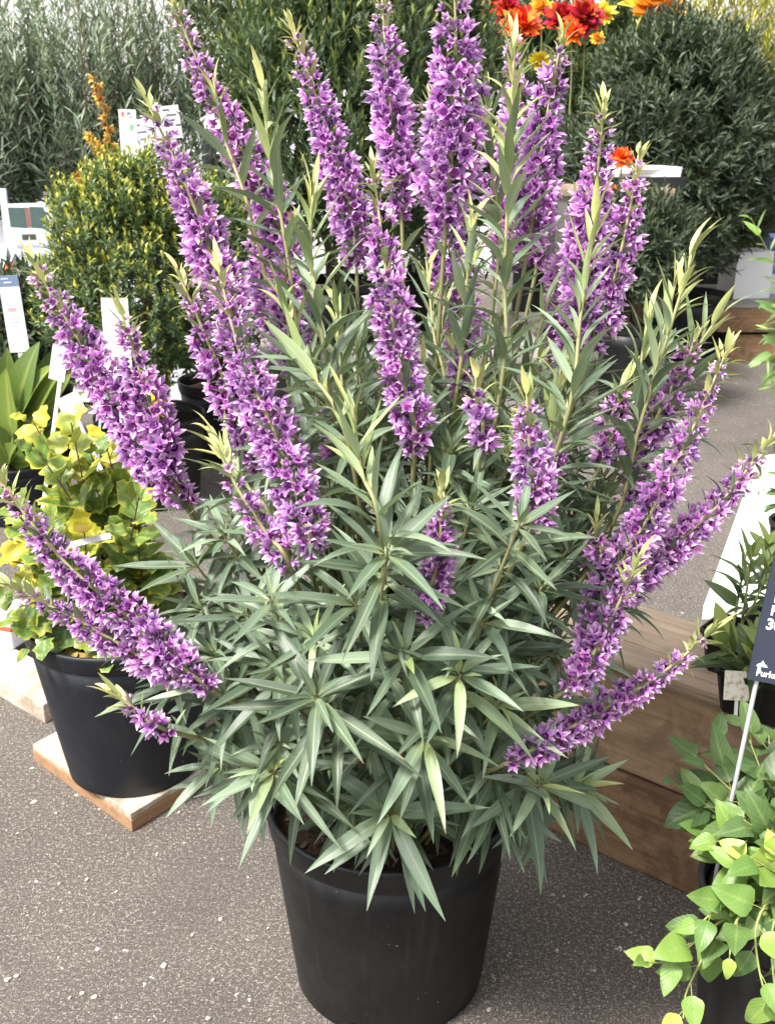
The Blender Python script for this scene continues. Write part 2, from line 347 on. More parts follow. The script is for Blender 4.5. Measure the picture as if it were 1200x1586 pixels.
class Tmpl:
    """A small leaf or flower shape; keeps shared meshes for single objects."""
    def __init__(s, V, F, UV): s.V = np.asarray(V, float); s.F = np.asarray(F, int); s.UV = np.asarray(UV, float); s.cache = {}
    def mesh(s, name, mat, tint):
        tb = round(max(0, min(1, tint)) * 6) / 6.0; kk = random.randrange(3); key = (name, mat.name, tb, kk)
        if key not in s.cache:
            n = len(s.V)
            me = np_mesh(name, s.V, s.F, s.UV, {'tint': np.full(n, tb), 'rnd': np.full(n, (0.15, 0.5, 0.85)[kk])}); me.materials.append(mat); s.cache[key] = me
        return s.cache[key]

def build_mass(name, items, mat, parent, origin=(0, 0, 0), stuff=True):
    """items: list of (template, 4x4 numpy matrix, tint)"""
    if not items: return None
    by = {}
    for it in items: by.setdefault(id(it[0]), []).append(it)
    Vs, Fs, Us, Ts, Rs = [], [], [], [], []; base = 0
    for grp in by.values():
        T = grp[0][0]; Mx = np.stack([g[1] for g in grp]); n = len(grp); k = len(T.V)
        Vh = np.concatenate([T.V, np.ones((k, 1))], 1)
        P = np.einsum('nij,kj->nki', Mx, Vh)[..., :3] - np.asarray(origin)
        Vs.append(P.reshape(-1, 3)); Fs.append((T.F[None] + (np.arange(n) * k)[:, None, None] + base).reshape(-1, 3)); Us.append(np.tile(T.UV, (n, 1)))
        Ts.append(np.repeat([g[2] for g in grp], k)); Rs.append(np.repeat(rng.random(n), k)); base += n * k
    me = np_mesh(name, np.concatenate(Vs), np.concatenate(Fs), np.concatenate(Us), {'tint': np.concatenate(Ts), 'rnd': np.concatenate(Rs)})
    o = link(name, me, mat, parent)
    if stuff: o['kind'] = 'stuff'
    return o

def place_single(name, it, mat, parent, origin):
    T, Mx, tint = it[:3]
    o = link(name, T.mesh(name, mat, tint), None, parent)
    m = Matrix([list(r) for r in Mx]); m.translation = m.translation - Vector(origin); o.matrix_basis = m
    return o

def leaf_tmpl(profile, nseg=6, width=0.2, curl=0.5, fold=0.18, wave=0.0, twist=0.0, petiole=0.0):
    V, UV, F = [], [], []
    y = z = 0.0; prev = 0.0
    for i in range(nseg + 1):
        v = i / nseg
        if i:
            th = curl * (v ** 1.3) * 1.0 - 0.15 * curl
            y += math.cos(th) / nseg; z -= math.sin(th) / nseg
        wd = profile(v) * width * 0.5
        tw = twist * v
        for j, uu in enumerate((-1, 0, 1)):
            x = uu * wd; zz = abs(uu) * wd * fold * 2 + wave * math.sin(v * 9 + uu) * wd
            V.append((x * math.cos(tw) - zz * math.sin(tw) * 0.5, y + petiole, z + zz + x * math.sin(tw))); UV.append((0.5 + 0.5 * uu, v))
    for i in range(nseg):
        a = i * 3
        for j in (0, 1):
            p, q, r_, s = a + j, a + j + 1, a + j + 4, a + j + 3
            F += [(p, q, r_), (p, r_, s)]
    return Tmpl(V, F, UV)

def lance(v): return (math.sin(math.pi * min(1, v ** 0.75)) ** 0.85) * (1 - 0.25 * v) if 0 < v < 1 else 0.02
def ovate(v): return 0.06 if v <= 0 else (0.01 if v >= 1 else (math.sin(math.pi * v ** 0.55) ** 0.75) * 1.05)
def heart(v): return 0.25 if v <= 0 else (0.01 if v >= 1 else min(1.0, (v + 0.06) * 4.5) * (1 - v ** 2.1) ** 0.9 * 1.05)
def oblong(v): return 0.12 if v <= 0 else (0.01 if v >= 1 else math.sin(math.pi * v ** 0.8) ** 0.6)
def lobed(v): return 0.2 if v <= 0 else (0.01 if v >= 1 else (0.95 * math.sin(math.pi * v ** 0.7) ** 0.55) * (1 + 0.22 * math.sin(v * 15)))

LANCE = [leaf_tmpl(lance, 7, random.uniform(0.135, 0.19), c, 0.22, 0.10, tw) for c in (0.0, 0.22, 0.42, 0.7, 1.1) for tw in (-0.3, 0.25)]
LANCE_LOW = [leaf_tmpl(lance, 3, 0.20, c, 0.2) for c in (0.1, 0.5)]
SMALL = [leaf_tmpl(ovate, 2, 0.46, c, 0.25) for c in (0.2, 0.7)]
NEEDLE = [leaf_tmpl(oblong, 2, 0.13, c, 0.1) for c in (0.1, 0.4)]
MIDLEAF = [leaf_tmpl(lance, 3, 0.27, c, 0.2) for c in (0.1, 0.6)]
HEART = [leaf_tmpl(heart, 8, random.uniform(0.62, 0.74), c, 0.13, 0.10, tw) for c in (0.1, 0.5, 0.9) for tw in (-0.2, 0.2)]
LOBED = [leaf_tmpl(lobed, 9, random.uniform(0.85, 1.0), c, 0.10, 0.16, tw) for c in (0.15, 0.6, 1.0) for tw in (-0.2, 0.2)]
BROAD = [leaf_tmpl(ovate, 8, random.uniform(0.36, 0.44), c, 0.22, 0.04, tw) for c in (0.15, 0.45, 0.8) for tw in (-0.15, 0.15)]

def floret_tmpl(npet, seed, openness):
    r = random.Random(seed); V, UV, F = [], [], []
    V.append((0, 0, 0)); UV.append((0.5, 0.0))
    ring = []
    for i in range(npet):                      # narrow throat of the little bell
        a = 2 * math.pi * i / npet
        V.append((0.0042 * math.cos(a), 0.0042 * math.sin(a), 0.004)); UV.append((0.5, 0.12)); ring.append(len(V) - 1)
    belly = []
    for i in range(npet):
        a = 2 * math.pi * i / npet; rr = 0.0072 * r.uniform(0.9, 1.1)
        V.append((rr * math.cos(a), rr * math.sin(a), 0.0105)); UV.append((0.0, 0.42)); belly.append(len(V) - 1)
    for i in range(npet):
        j = (i + 1) % npet
        F += [(0, ring[i], ring[j]), (ring[i], belly[i], belly[j]), (ring[i], belly[j], ring[j])]
    for i in range(npet):                      # one pointed lobe per side, creased down its middle
        j = (i + 1) % npet; a = 2 * math.pi * (i + 0.5) / npet
        op = openness * r.uniform(0.6, 1.35); L = r.uniform(0.85, 1.2)
        def pt(rad, z, da=0.0, uu=0.5, vv=0.5):
            V.append((rad * math.cos(a + da), rad * math.sin(a + da), z)); UV.append((uu, vv)); return len(V) - 1
        half = math.pi / npet
        m0 = pt(0.0092, 0.0098, 0, 0.5, 0.40)
        l = pt(0.0085 + 0.0035 * op, 0.0165 * L, -half * 0.80, 0.0, 0.68); rr_ = pt(0.0085 + 0.0035 * op, 0.0165 * L, half * 0.80, 1.0, 0.68)
        c = pt(0.0115 + 0.004 * op, 0.0150 * L, 0, 0.5, 0.58)
        tp = pt(0.0100 + 0.0105 * op, 0.0235 * L, r.uniform(-0.12, 0.12), 0.5, 1.0)
        b0, b1 = belly[i], belly[j]
        F += [(b0, m0, c), (b0, c, l), (m0, b1, c), (c, b1, rr_), (l, c, tp), (c, rr_, tp)]
    V = np.array(V); V[:, :2] += 0
    return Tmpl(V, F, UV)
FLORET = [floret_tmpl(n, s, o) for n, s, o in ((4, 1, 0.4), (5, 2, 0.7), (4, 3, 0.65), (4, 4, 0.5), (4, 5, 0.15), (5, 6, 0.95))]

def frame(pos, D, up, L, Wd=None, thick=None):
    """matrix: local Y along D, Z towards up"""
    D = np.asarray(D, float); D = D / (np.linalg.norm(D) + 1e-9)
    up = np.asarray(up, float); X = cr(D, up); nx = nrm(X)
    if nx < 1e-4: X = cr(D, np.array([0.3, 0.9, 0.2])); nx = nrm(X)
    X = X / nx; Z = cr(X, D); m = np.eye(4)
    Wd = L if Wd is None else Wd
    m[:3, 0] = X * Wd; m[:3, 1] = D * L; m[:3, 2] = Z * L; m[:3, 3] = pos
    return m
def frame_z(pos, Zd, s):
    Zd = np.asarray(Zd, float); Zd = Zd / np.linalg.norm(Zd); a = rng.random(3) - 0.5
    X = cr(Zd, a); X /= nrm(X); Y = cr(Zd, X); m = np.eye(4)
    m[:3, 0] = X * s; m[:3, 1] = Y * s; m[:3, 2] = Zd * s; m[:3, 3] = pos
    return m

def spline(pts, n=40):
    P = [np.asarray(p, float) for p in pts]
    if len(P) == 2: P = [P[0], (P[0] + P[1]) / 2, P[1]]
    Q = [2 * P[0] - P[1]] + P + [2 * P[-1] - P[-2]]; out = []
    seg = len(P) - 1; per = max(4, n // seg)
    for i in range(seg):
        p0, p1, p2, p3 = Q[i:i + 4]
        for k in range(per):
            t = k / per
            out.append(0.5 * ((2 * p1) + (-p0 + p2) * t + (2 * p0 - 5 * p1 + 4 * p2 - p3) * t * t + (-p0 + 3 * p1 - 3 * p2 + p3) * t ** 3))
    out.append(P[-1]); return np.array(out)
class Path:
    def __init__(s, pts):
        s.P = pts; d = np.linalg.norm(np.diff(pts, axis=0), axis=1); s.S = np.concatenate([[0], np.cumsum(d)]); s.L = s.S[-1]
        g_ = np.gradient(pts, axis=0); s.T = g_ / (np.linalg.norm(g_, axis=1)[:, None] + 1e-9)
    def at(s, x):
        i = int(min(max(np.searchsorted(s.S, x) - 1, 0), len(s.S) - 2)); f = min(1.0, max(0.0, (x - s.S[i]) / (s.S[i + 1] - s.S[i] + 1e-9)))
        t = s.T[i] + (s.T[i + 1] - s.T[i]) * f
        return s.P[i] + (s.P[i + 1] - s.P[i]) * f, t / (nrm(t) + 1e-9)
def tube(P, r0, r1, sides=6, t0=0.0, t1=1.0):
    P = np.asarray(P); n = len(P); V, F, T = [], [], []
    ref = np.array([0.31, 0.87, 0.38])
    for i in range(n):
        t = P[min(n - 1, i + 1)] - P[max(0, i - 1)]; t = t / (np.linalg.norm(t) + 1e-9)
        a = cr(t, ref); a /= nrm(a) + 1e-9; b = cr(t, a); f = i / (n - 1); rr = r0 + (r1 - r0) * f
        for k in range(sides):
            an = 2 * math.pi * k / sides; V.append(P[i] + rr * (math.cos(an) * a + math.sin(an) * b)); T.append(t0 + (t1 - t0) * f)
    for i in range(n - 1):
        for k in range(sides):
            p, q = i * sides + k, i * sides + (k + 1) % sides
            F += [(p, q, q + sides), (p, q + sides, p + sides)]
    return np.array(V), np.array(F), np.array(T)
def tube_obj(name, P, r0, r1, mat, parent, origin=(0, 0, 0), sides=6, t0=0.0, t1=1.0):
    V, F, T = tube(P, r0, r1, sides, t0, t1)
    return link(name, np_mesh(name, V - np.asarray(origin), F, None, {'tint': T}), mat, parent)

def lathe(prof, seg=64, skip=None):
    V = np.array([(r_ * math.cos(2 * math.pi * k / seg), r_ * math.sin(2 * math.pi * k / seg), z) for r_, z in prof for k in range(seg)]); F = []
    for i in range(len(prof) - 1):
        for k in range(seg):
            if skip and skip(i, k): continue
            p, q = i * seg + k, i * seg + (k + 1) % seg
            F.append((p, q, q + seg, p + seg))
    return V, np.array(F)
def prism(name, quad, z0, z1, mat, parent=None, origin=(0, 0, 0), bevel=0.004, angle=None):
    """box standing on four ground points"""
    q = [Vector((p[0], p[1], 0)) for p in quad]
    ax = (q[1] - q[0]).normalized(); ang = math.atan2(ax.y, ax.x)
    c = sum(q, Vector()) / 4.0
    Rm = Matrix.Rotation(-ang, 3, 'Z')
    loc = [Rm @ (p - c) for p in q]
    V = [(p.x, p.y, z0 - z0) for p in loc] + [(p.x, p.y, z1 - z0) for p in loc]
    F = [(3, 2, 1, 0), (4, 5, 6, 7)] + [(i, (i + 1) % 4, 4 + (i + 1) % 4, 4 + i) for i in range(4)]
    me = bpy.data.meshes.new(name); me.from_pydata(V, [], F); me.update()
    import bmesh
    bm = bmesh.new(); bm.from_mesh(me); bmesh.ops.recalc_face_normals(bm, faces=bm.faces)
    if bevel: bmesh.ops.bevel(bm, geom=list(bm.edges), offset=bevel, segments=2, affect='EDGES', profile=0.6)
    bm.to_mesh(me); bm.free()
    o = link(name, me, mat, parent); o.location = Vector((c.x, c.y, z0)) - Vector(origin); o.rotation_euler = (0, 0, ang)
    return o
def box(name, c, size, mat, parent=None, rz=0.0, bevel=0.004):
    """box by centre of its base"""
    hx, hy = size[0] / 2, size[1] / 2; ca, sa = math.cos(rz), math.sin(rz)
    quad = [(x * ca - y * sa, x * sa + y * ca) for x, y in ((-hx, -hy), (hx, -hy), (hx, hy), (-hx, hy))]
    o = prism(name, quad, 0, size[2], mat, parent, (0, 0, 0), bevel); o.location = c
    return o

def make_pot(loc, r_top, r_base, h, label, lip=0.035, mat='pot', soil=0.05, group=None, hole=False, chips=60, seed=0):
    root = thing('plant_pot', loc, label, 'pot', group)
    wall = 0.004; zl = h - lip; rl = r_base + (r_top - 0.006 - r_base) * zl / h
    prof = [(r_base - 0.012, 0.004), (r_base - 0.004, 0.0), (r_base, 0.004), (r_base + (rl - r_base) * 0.06, 0.024)]
    for i in range(1, 7): f = 0.07 + 0.93 * i / 6; prof.append((r_base + (rl - r_base) * f, zl * f if i == 6 else 0.024 + (zl - 0.024) * (i / 6)))
    prof += [(rl - wall, zl), (r_base + (rl - r_base) * 0.5 - wall, zl * 0.5), (r_base - wall, 0.028), (0.001, 0.028)]
    seg = 96
    sk = (lambda i, k: i in (1, 2) and any(abs(((k - kk + seg // 2) % seg) - seg // 2) <= 1 for kk in (67, 91, 19, 43))) if hole else None
    V, F = lathe(prof, seg, sk)
    me = np_mesh('body', V, F); o = link('body', me, M[mat], root)
    rt = r_top
    lp = [(rl - 0.002, zl - 0.002), (rl + 0.004, zl), (rt - 0.006, zl + 0.004), (rt - 0.0015, h - 0.012), (rt, h - 0.006), (rt - 0.0015, h - 0.001), (rt - 0.006, h), (rt - 0.010, h - 0.003), (rt - 0.012, zl), (rl - 0.003, zl - 0.01)]
    V, F = lathe(lp, seg); link('rim', np_mesh('rim', V, F), M[mat], root)
    # soil with an uneven surface
    rs = rt - 0.012 - 0.004; zs = h - soil; n = 22; Vv = [(0, 0, zs + 0.012)]; Ff = []; rr = random.Random(seed)
    ph = [rr.uniform(0, 6.28) for _ in range(6)]
    for i in range(1, n + 1):
        for k in range(48):
            a = 2 * math.pi * k / 48; r_ = rs * i / n
            zz = zs + 0.012 * (1 - (i / n) ** 2) + 0.004 * math.sin(31 * r_ * math.cos(a) + ph[0]) * math.sin(37 * r_ * math.sin(a) + ph[1]) + rr.uniform(-0.002, 0.002)
            Vv.append((r_ * math.cos(a), r_ * math.sin(a), zz))
    for k in range(48): Ff.append((0, 1 + k, 1 + (k + 1) % 48))
    for i in range(n - 1):
        for k in range(48):
            p, q = 1 + i * 48 + k, 1 + i * 48 + (k + 1) % 48; Ff += [(p, p + 48, q + 48), (p, q + 48, q)]
    so = link('soil', np_mesh('soil', np.array(Vv), np.array(Ff)), M['soil'], root)
    if chips:
        C = Tmpl([(-.5, 0, 0), (.5, 0, .1), (.4, 1, 0), (-.3, .9, .1), (0, .5, .25)], [(0, 1, 4), (1, 2, 4), (2, 3, 4), (3, 0, 4)], [(0, 0)] * 5); it = []
        for _ in range(chips):
            a = rr.uniform(0, 6.28); r_ = rs * math.sqrt(rr.random()) * 0.95
            it.append((C, frame((r_ * math.cos(a), r_ * math.sin(a), zs + 0.012 * (1 - (r_ / rs) ** 2) + 0.003), (rr.uniform(-1, 1), rr.uniform(-1, 1), rr.uniform(-.2, .4)), (0, 0, 1), rr.uniform(0.008, 0.022), rr.uniform(0.004, 0.010)), 0.5))
        build_mass('bark_chips', it, M['bark'], root)
    return root

def text_mesh(name, s, size, mat, parent, loc, rot=(R(90), 0, 0), bold=0.0, align='LEFT'):
    cu = bpy.data.curves.new(name, 'FONT'); cu.body = s; cu.size = size; cu.extrude = 0.0002; cu.offset = bold; cu.align_x = align
    tmp = bpy.data.objects.new('tmp_text', cu); COL.objects.link(tmp)
    dg = bpy.context.evaluated_depsgraph_get(); me = bpy.data.meshes.new_from_object(tmp.evaluated_get(dg))
    bpy.data.objects.remove(tmp); me.name = name
    me.materials.clear()
    o = link(name, me, mat, parent); o.location = loc; o.rotation_euler = rot
    return o
def card_box(name, w_, h_, mat, parent, loc=(0, 0, 0), th=0.0016):
    """upright card in its parent's x-z plane, lower left corner at loc, front towards -y"""
    me = bpy.data.meshes.new(name); x0, y0, z0 = 0, 0, 0
    V = [(0, -th / 2, 0), (w_, -th / 2, 0), (w_, th / 2, 0), (0, th / 2, 0), (0, -th / 2, h_), (w_, -th / 2, h_), (w_, th / 2, h_), (0, th / 2, h_)]
    me.from_pydata(V, [], [(3, 2, 1, 0), (4, 5, 6, 7), (0, 1, 5, 4), (1, 2, 6, 5), (2, 3, 7, 6), (3, 0, 4, 7)]); me.update()
    return link(name, me, mat, parent, loc)
def poly_card(name, pts, mat, parent, loc=(0, 0, 0), th=0.0006):
    n = len(pts); V = [(x, -th, z) for x, z in pts] + [(x, 0, z) for x, z in pts]
    F = [tuple(range(n)), tuple(range(2 * n - 1, n - 1, -1))] + [(i, i + n, (i + 1) % n + n, (i + 1) % n) for i in range(n)]
    me = bpy.data.meshes.new(name); me.from_pydata(V, [], F); me.update(); return link(name, me, mat, parent, loc)

# ================================================================== THE SETTING
gp = 90.0
g = link('ground', np_mesh('ground', np.array([(-gp, -gp, 0), (gp, -gp, 0), (gp, gp, 0), (-gp, gp, 0)], float), np.array([(0, 1, 2, 3)])), M['asphalt'])
g['kind'] = 'structure'

# white tarpaulin wall of the sales tent far behind
wl = thing('tent_wall', (0, 11.0, 0), 'white tarpaulin tent wall behind all the plants', 'tent wall')
for i in range(8):
    x0 = -8 + 2 * i; n = 14; V, F = [], []
    for k in range(n + 1):
        x = x0 + 2 * k / n
        V += [(x, 0.03 * math.sin(k / n * math.pi * 2 + i), 0.0), (x, 0.05 * math.sin(k / n * math.pi * 3 + i), 3.2)]
    for k in range(n): F += [(2 * k, 2 * k + 2, 2 * k + 3, 2 * k + 1)]
    link('wall_panel', np_mesh('wall_panel', np.array(V), np.array(F)), M['wall'], wl)
    box('post', (x0, 0.08, 0), (0.05, 0.05, 3.2), M['steel'], wl)

# --- timber platform on the right: two courses of sleepers and a mitred top board
A0, A1 = at_z(800, 1262), at_z(1100, 1404)
dv = (A1 - A0).normalized(); nv = Vector((-dv.y, dv.x, 0)); nv = nv if nv.y > 0 else -nv
A0 = A0 - dv * 0.02; A2 = A0 + dv * 1.25
plat = thing('timber_platform', A0, 'low brown timber platform of stacked sleepers beside the big black pot', 'platform')
def sleeper(name, s0, s1, d0, d1, z0, z1, mat, bev=0.007):
    q = [A0 + dv * s0 + nv * d0, A0 + dv * s1 + nv * d0, A0 + dv * s1 + nv * d1, A0 + dv * s0 + nv * d1]
    return prism(name, q, z0, z1, mat, plat, A0, bev)
sleeper('sleeper', 0.0, 1.25, 0.0, 0.11, 0.0, 0.205, M['sleeper'])
sleeper('sleeper', 0.01, 1.25, 0.012, 0.118, 0.209, 0.425, M['sleeper_grey'])
sleeper('top_board', 0.012, 1.25, -0.002, 0.085, 0.428, 0.455, M['sleeper_top'], 0.008)
sleeper('top_board', 0.012, 1.25, 0.090, 0.26, 0.428, 0.453, M['sleeper_top'], 0.006)
sleeper('sleeper', 0.05, 1.25, 0.22, 0.255, 0.0, 0.425, M['sleeper'])
PZ = 0.455

# --- boards under the left pot
F_, L_, R_ = at_z(205, 1290), at_z(52, 1178), at_z(322, 1216)
pb = thing('wooden_board', F_, 'pale limewashed wooden board under the slate pot with the variegated plant', 'board', 'boards lying on the pavement')
quad = [F_, R_, L_ + R_ - F_, L_]
prism('plank', quad, 0.0, 0.030, M['board_side'], pb, F_, 0.003)
cq = sum((Vector(q) for q in quad), Vector()) / 4
prism('top_plank', [cq + (Vector(q) - cq) * 0.992 for q in quad], 0.0305, 0.046, M['board'], pb, F_, 0.003)
F2 = at_z(70, 1122); R2 = at_z(130, 1088); L2 = at_z(-110, 1015)
pb2 = thing('wooden_board', F2, 'thick weathered whitish board lying behind the slate pot', 'board', 'boards lying on the pavement')
prism('plank', [F2, R2, L2 + R2 - F2, L2], 0.0, 0.055, M['board'], pb2, F2, 0.005)

# ================================================================== THE BIG PURPLE SHRUB
PC = at_z(603, 1495)
pot0 = make_pot(PC, 0.212, 0.166, 0.370, 'large plain black plastic pot standing on the pavement, holding the purple shrub', lip=0.045, hole=True, chips=260, seed=3)
ORG = np.array(PC) + np.array([0, 0, 0.325])
shrub = thing('flowering_shrub', Vector(ORG), 'tall shrub with purple flower spikes and silvery lance leaves in the large black pot', 'shrub')
stems, leaves, florets = [], [], []       # leaves / florets: (template, matrix, tint, stem index)

def add_leaf(p, T, L, div, tint, si, az=None, tm=None, grav=0.6, wd=1.0):
    az = rng.random() * 2 * math.pi if az is None else az
    a = cr(T, [0.2, 0.3, 0.93]); a /= nrm(a) + 1e-9; b = cr(T, a)
    O = math.cos(az) * a + math.sin(az) * b
    D = math.cos(div) * T + math.sin(div) * O
    up = T + np.array([0, 0, grav])
    tm = tm or LANCE[rng.integers(len(LANCE))]
    leaves.append((tm, frame(p + O * 0.003, D, up, L, L * wd * rng.uniform(0.8, 1.15)), min(1, max(0, tint + rng.normal(0, 0.07))), si))

def leafy(path, s0, s1, n, L0, L1, d0, d1, t0, t1, si):
    """n leaves between arc s0 (top) and s1; sizes, divergence and tint run from top to bottom"""
    az = rng.random() * 6.28
    for k in range(n):
        f = (k + rng.random() * 0.8) / n; s = s0 + (s1 - s0) * f
        p, T = path.at(s); T = -T                     # towards the tip
        az += 2.39996 + rng.normal(0, 0.25)
        L = (L0 + (L1 - L0) * min(1, f * 1.6)) * rng.uniform(0.72, 1.15)
        add_leaf(p, T, L, d0 + (d1 - d0) * f + rng.normal(0, 0.16), t0 + (t1 - t0) * min(1, f * 1.5), si, az)

def base_pt(tip):
    d = np.array([tip[0] - PC.x, tip[1] - PC.y]); m = np.linalg.norm(d) + 1e-6
    r_ = min(0.13, 0.03 + 0.2 * m) * rng.uniform(0.4, 1.0); a = math.atan2(d[1], d[0]) + rng.normal(0, 0.5)
    return np.array([PC.x + r_ * math.cos(a), PC.y + r_ * math.sin(a), ORG[2] + 0.004])

def make_path(px, y0, y1):
    n = len(px); pts = []
    acc = [0]
    for i in range(1, n): acc.append(acc[-1] + math.dist(px[i], px[i - 1]))
    for i, (x, y) in enumerate(px): pts.append(np.array(at_y(x, y, y0 + (y1 - y0) * (acc[i] / max(1e-6, acc[-1])))))
    b = base_pt(pts[-1]); last = pts[-1]
    if np.linalg.norm(last - b) > 0.12:
        # leave the soil upwards, then swing out
        mid = last * 0.45 + b * 0.55; mid[2] += 0.02 + 0.10 * abs(last[0] - b[0]); pts.append(mid)
    pts.append(b)
    return Path(spline(pts, 46))

def spike(px, y0, y1, wpx, dens=1.0, leaf_n=16, bare=0.03):
    path = make_path(px, y0, y1); si = len(stems); stems.append((path, 0.0042, 0.0016))
    n = len(px); tipw = np.array(at_y(*px[0], y0)); endw = np.array(at_y(*px[-1], y1))
    # flower zone: arc length up to the last given pixel
    d = np.linalg.norm(path.P - endw, axis=1); Lf = path.S[int(d.argmin())]
    dep = y1 / math.cos(PITCH); half = 0.5 * wpx / FPX * y1 * 1.0
    half *= 0.88; s = 0.030; dsc = min(1.1, 0.5 * (y0 + y1) / 1.5); k = 0
    while s < Lf:                             # whorls of flowers at nodes, closer and fuller lower down
        f = s / Lf; grow = min(1.0, 0.50 + 1.0 * f) * (1 - 0.5 * max(0.0, (f - 0.86) / 0.14))
        m = max(2, int(round(dens * (3.0 + 6.5 * min(1, f * 1.7)) * (0.55 + 0.45 * wpx / 80.0)))); az0 = rng.random() * 6.28
        if f < 0.15: m = 3
        if f > 0.88: m = max(2, int(m * 0.6))
        p, T = path.at(s); T = -T
        a = cr(T, [0.2, 0.3, 0.93]); a /= nrm(a); b = cr(T, a)
        for j in range(m):
            az = az0 + 6.283 * j / m + rng.normal(0, 0.28); O = math.cos(az) * a + math.sin(az) * b
            ro = max(0.003, half * grow - 0.012) * (rng.uniform(0.75, 1.0) if j % 3 else rng.uniform(0.25, 0.7))
            ax = O * rng.uniform(0.75, 1.0) + T * rng.uniform(-0.35, 0.65) + np.array([0, -0.12, -0.10]) + rng.normal(0, 0.2, 3)
            sz = (0.40 + 0.34 * min(1, f * 2.2)) * rng.uniform(0.66, 1.22) * dsc
            tm = FLORET[4] if (f < 0.12 or rng.random() < 0.15) else FLORET[rng.integers(len(FLORET))]
            florets.append((tm, frame_z(p + O * ro + T * rng.normal(0, 0.003), ax, sz), max(0.0, 0.8 - f * 3.4) + 0.25 * rng.random() ** 2, si))
        for j in range(3 if wpx > 55 else 2):   # bracts under the whorl
            young = f < 0.26 or (f < 0.6 and j == 0)
            add_leaf(p - T * 0.003, T, rng.uniform(0.020, 0.042), rng.uniform(0.65, 1.25), (0.98 - f * 0.7) if young else rng.uniform(0.0, 0.4), si, az0 + 0.4 + 2.1 * j, wd=1.5)
        s += (0.0135 + 0.004 * (1 - f)) * rng.uniform(0.8, 1.25) / min(1.1, max(0.7, dens)); k += 1
    for k in range(12):                      # pale tuft at the tip
        p, T = path.at(0.004 + 0.0045 * k); T = -T
        add_leaf(p, T, rng.uniform(0.020, 0.040), 0.12 + 0.075 * k + rng.normal(0, 0.08), 0.98 - 0.02 * k, si, k * 2.4, wd=1.7)
    if leaf_n:
        s0 = Lf * 0.93; s1 = min(path.L * 0.93, Lf + 0.34)
        leafy(path, s0, s1, leaf_n, 0.07, 0.10, 0.8, 1.35, 0.5, 0.28, si)

def shoot(px, y0, y1=None, n=26, length=0.30, L0=0.055, L1=0.108, young=0.85, d0=0.25, d1=1.25):
    px = [px] if isinstance(px[0], (int, float)) else px
    path = make_path(px, y0, y0 if y1 is None else y1); si = len(stems); stems.append((path, 0.0040, 0.0017))
    leafy(path, 0.004, min(path.L * 0.9, length), n, L0, L1, d0, d1, young, 0.40, si)
    return path

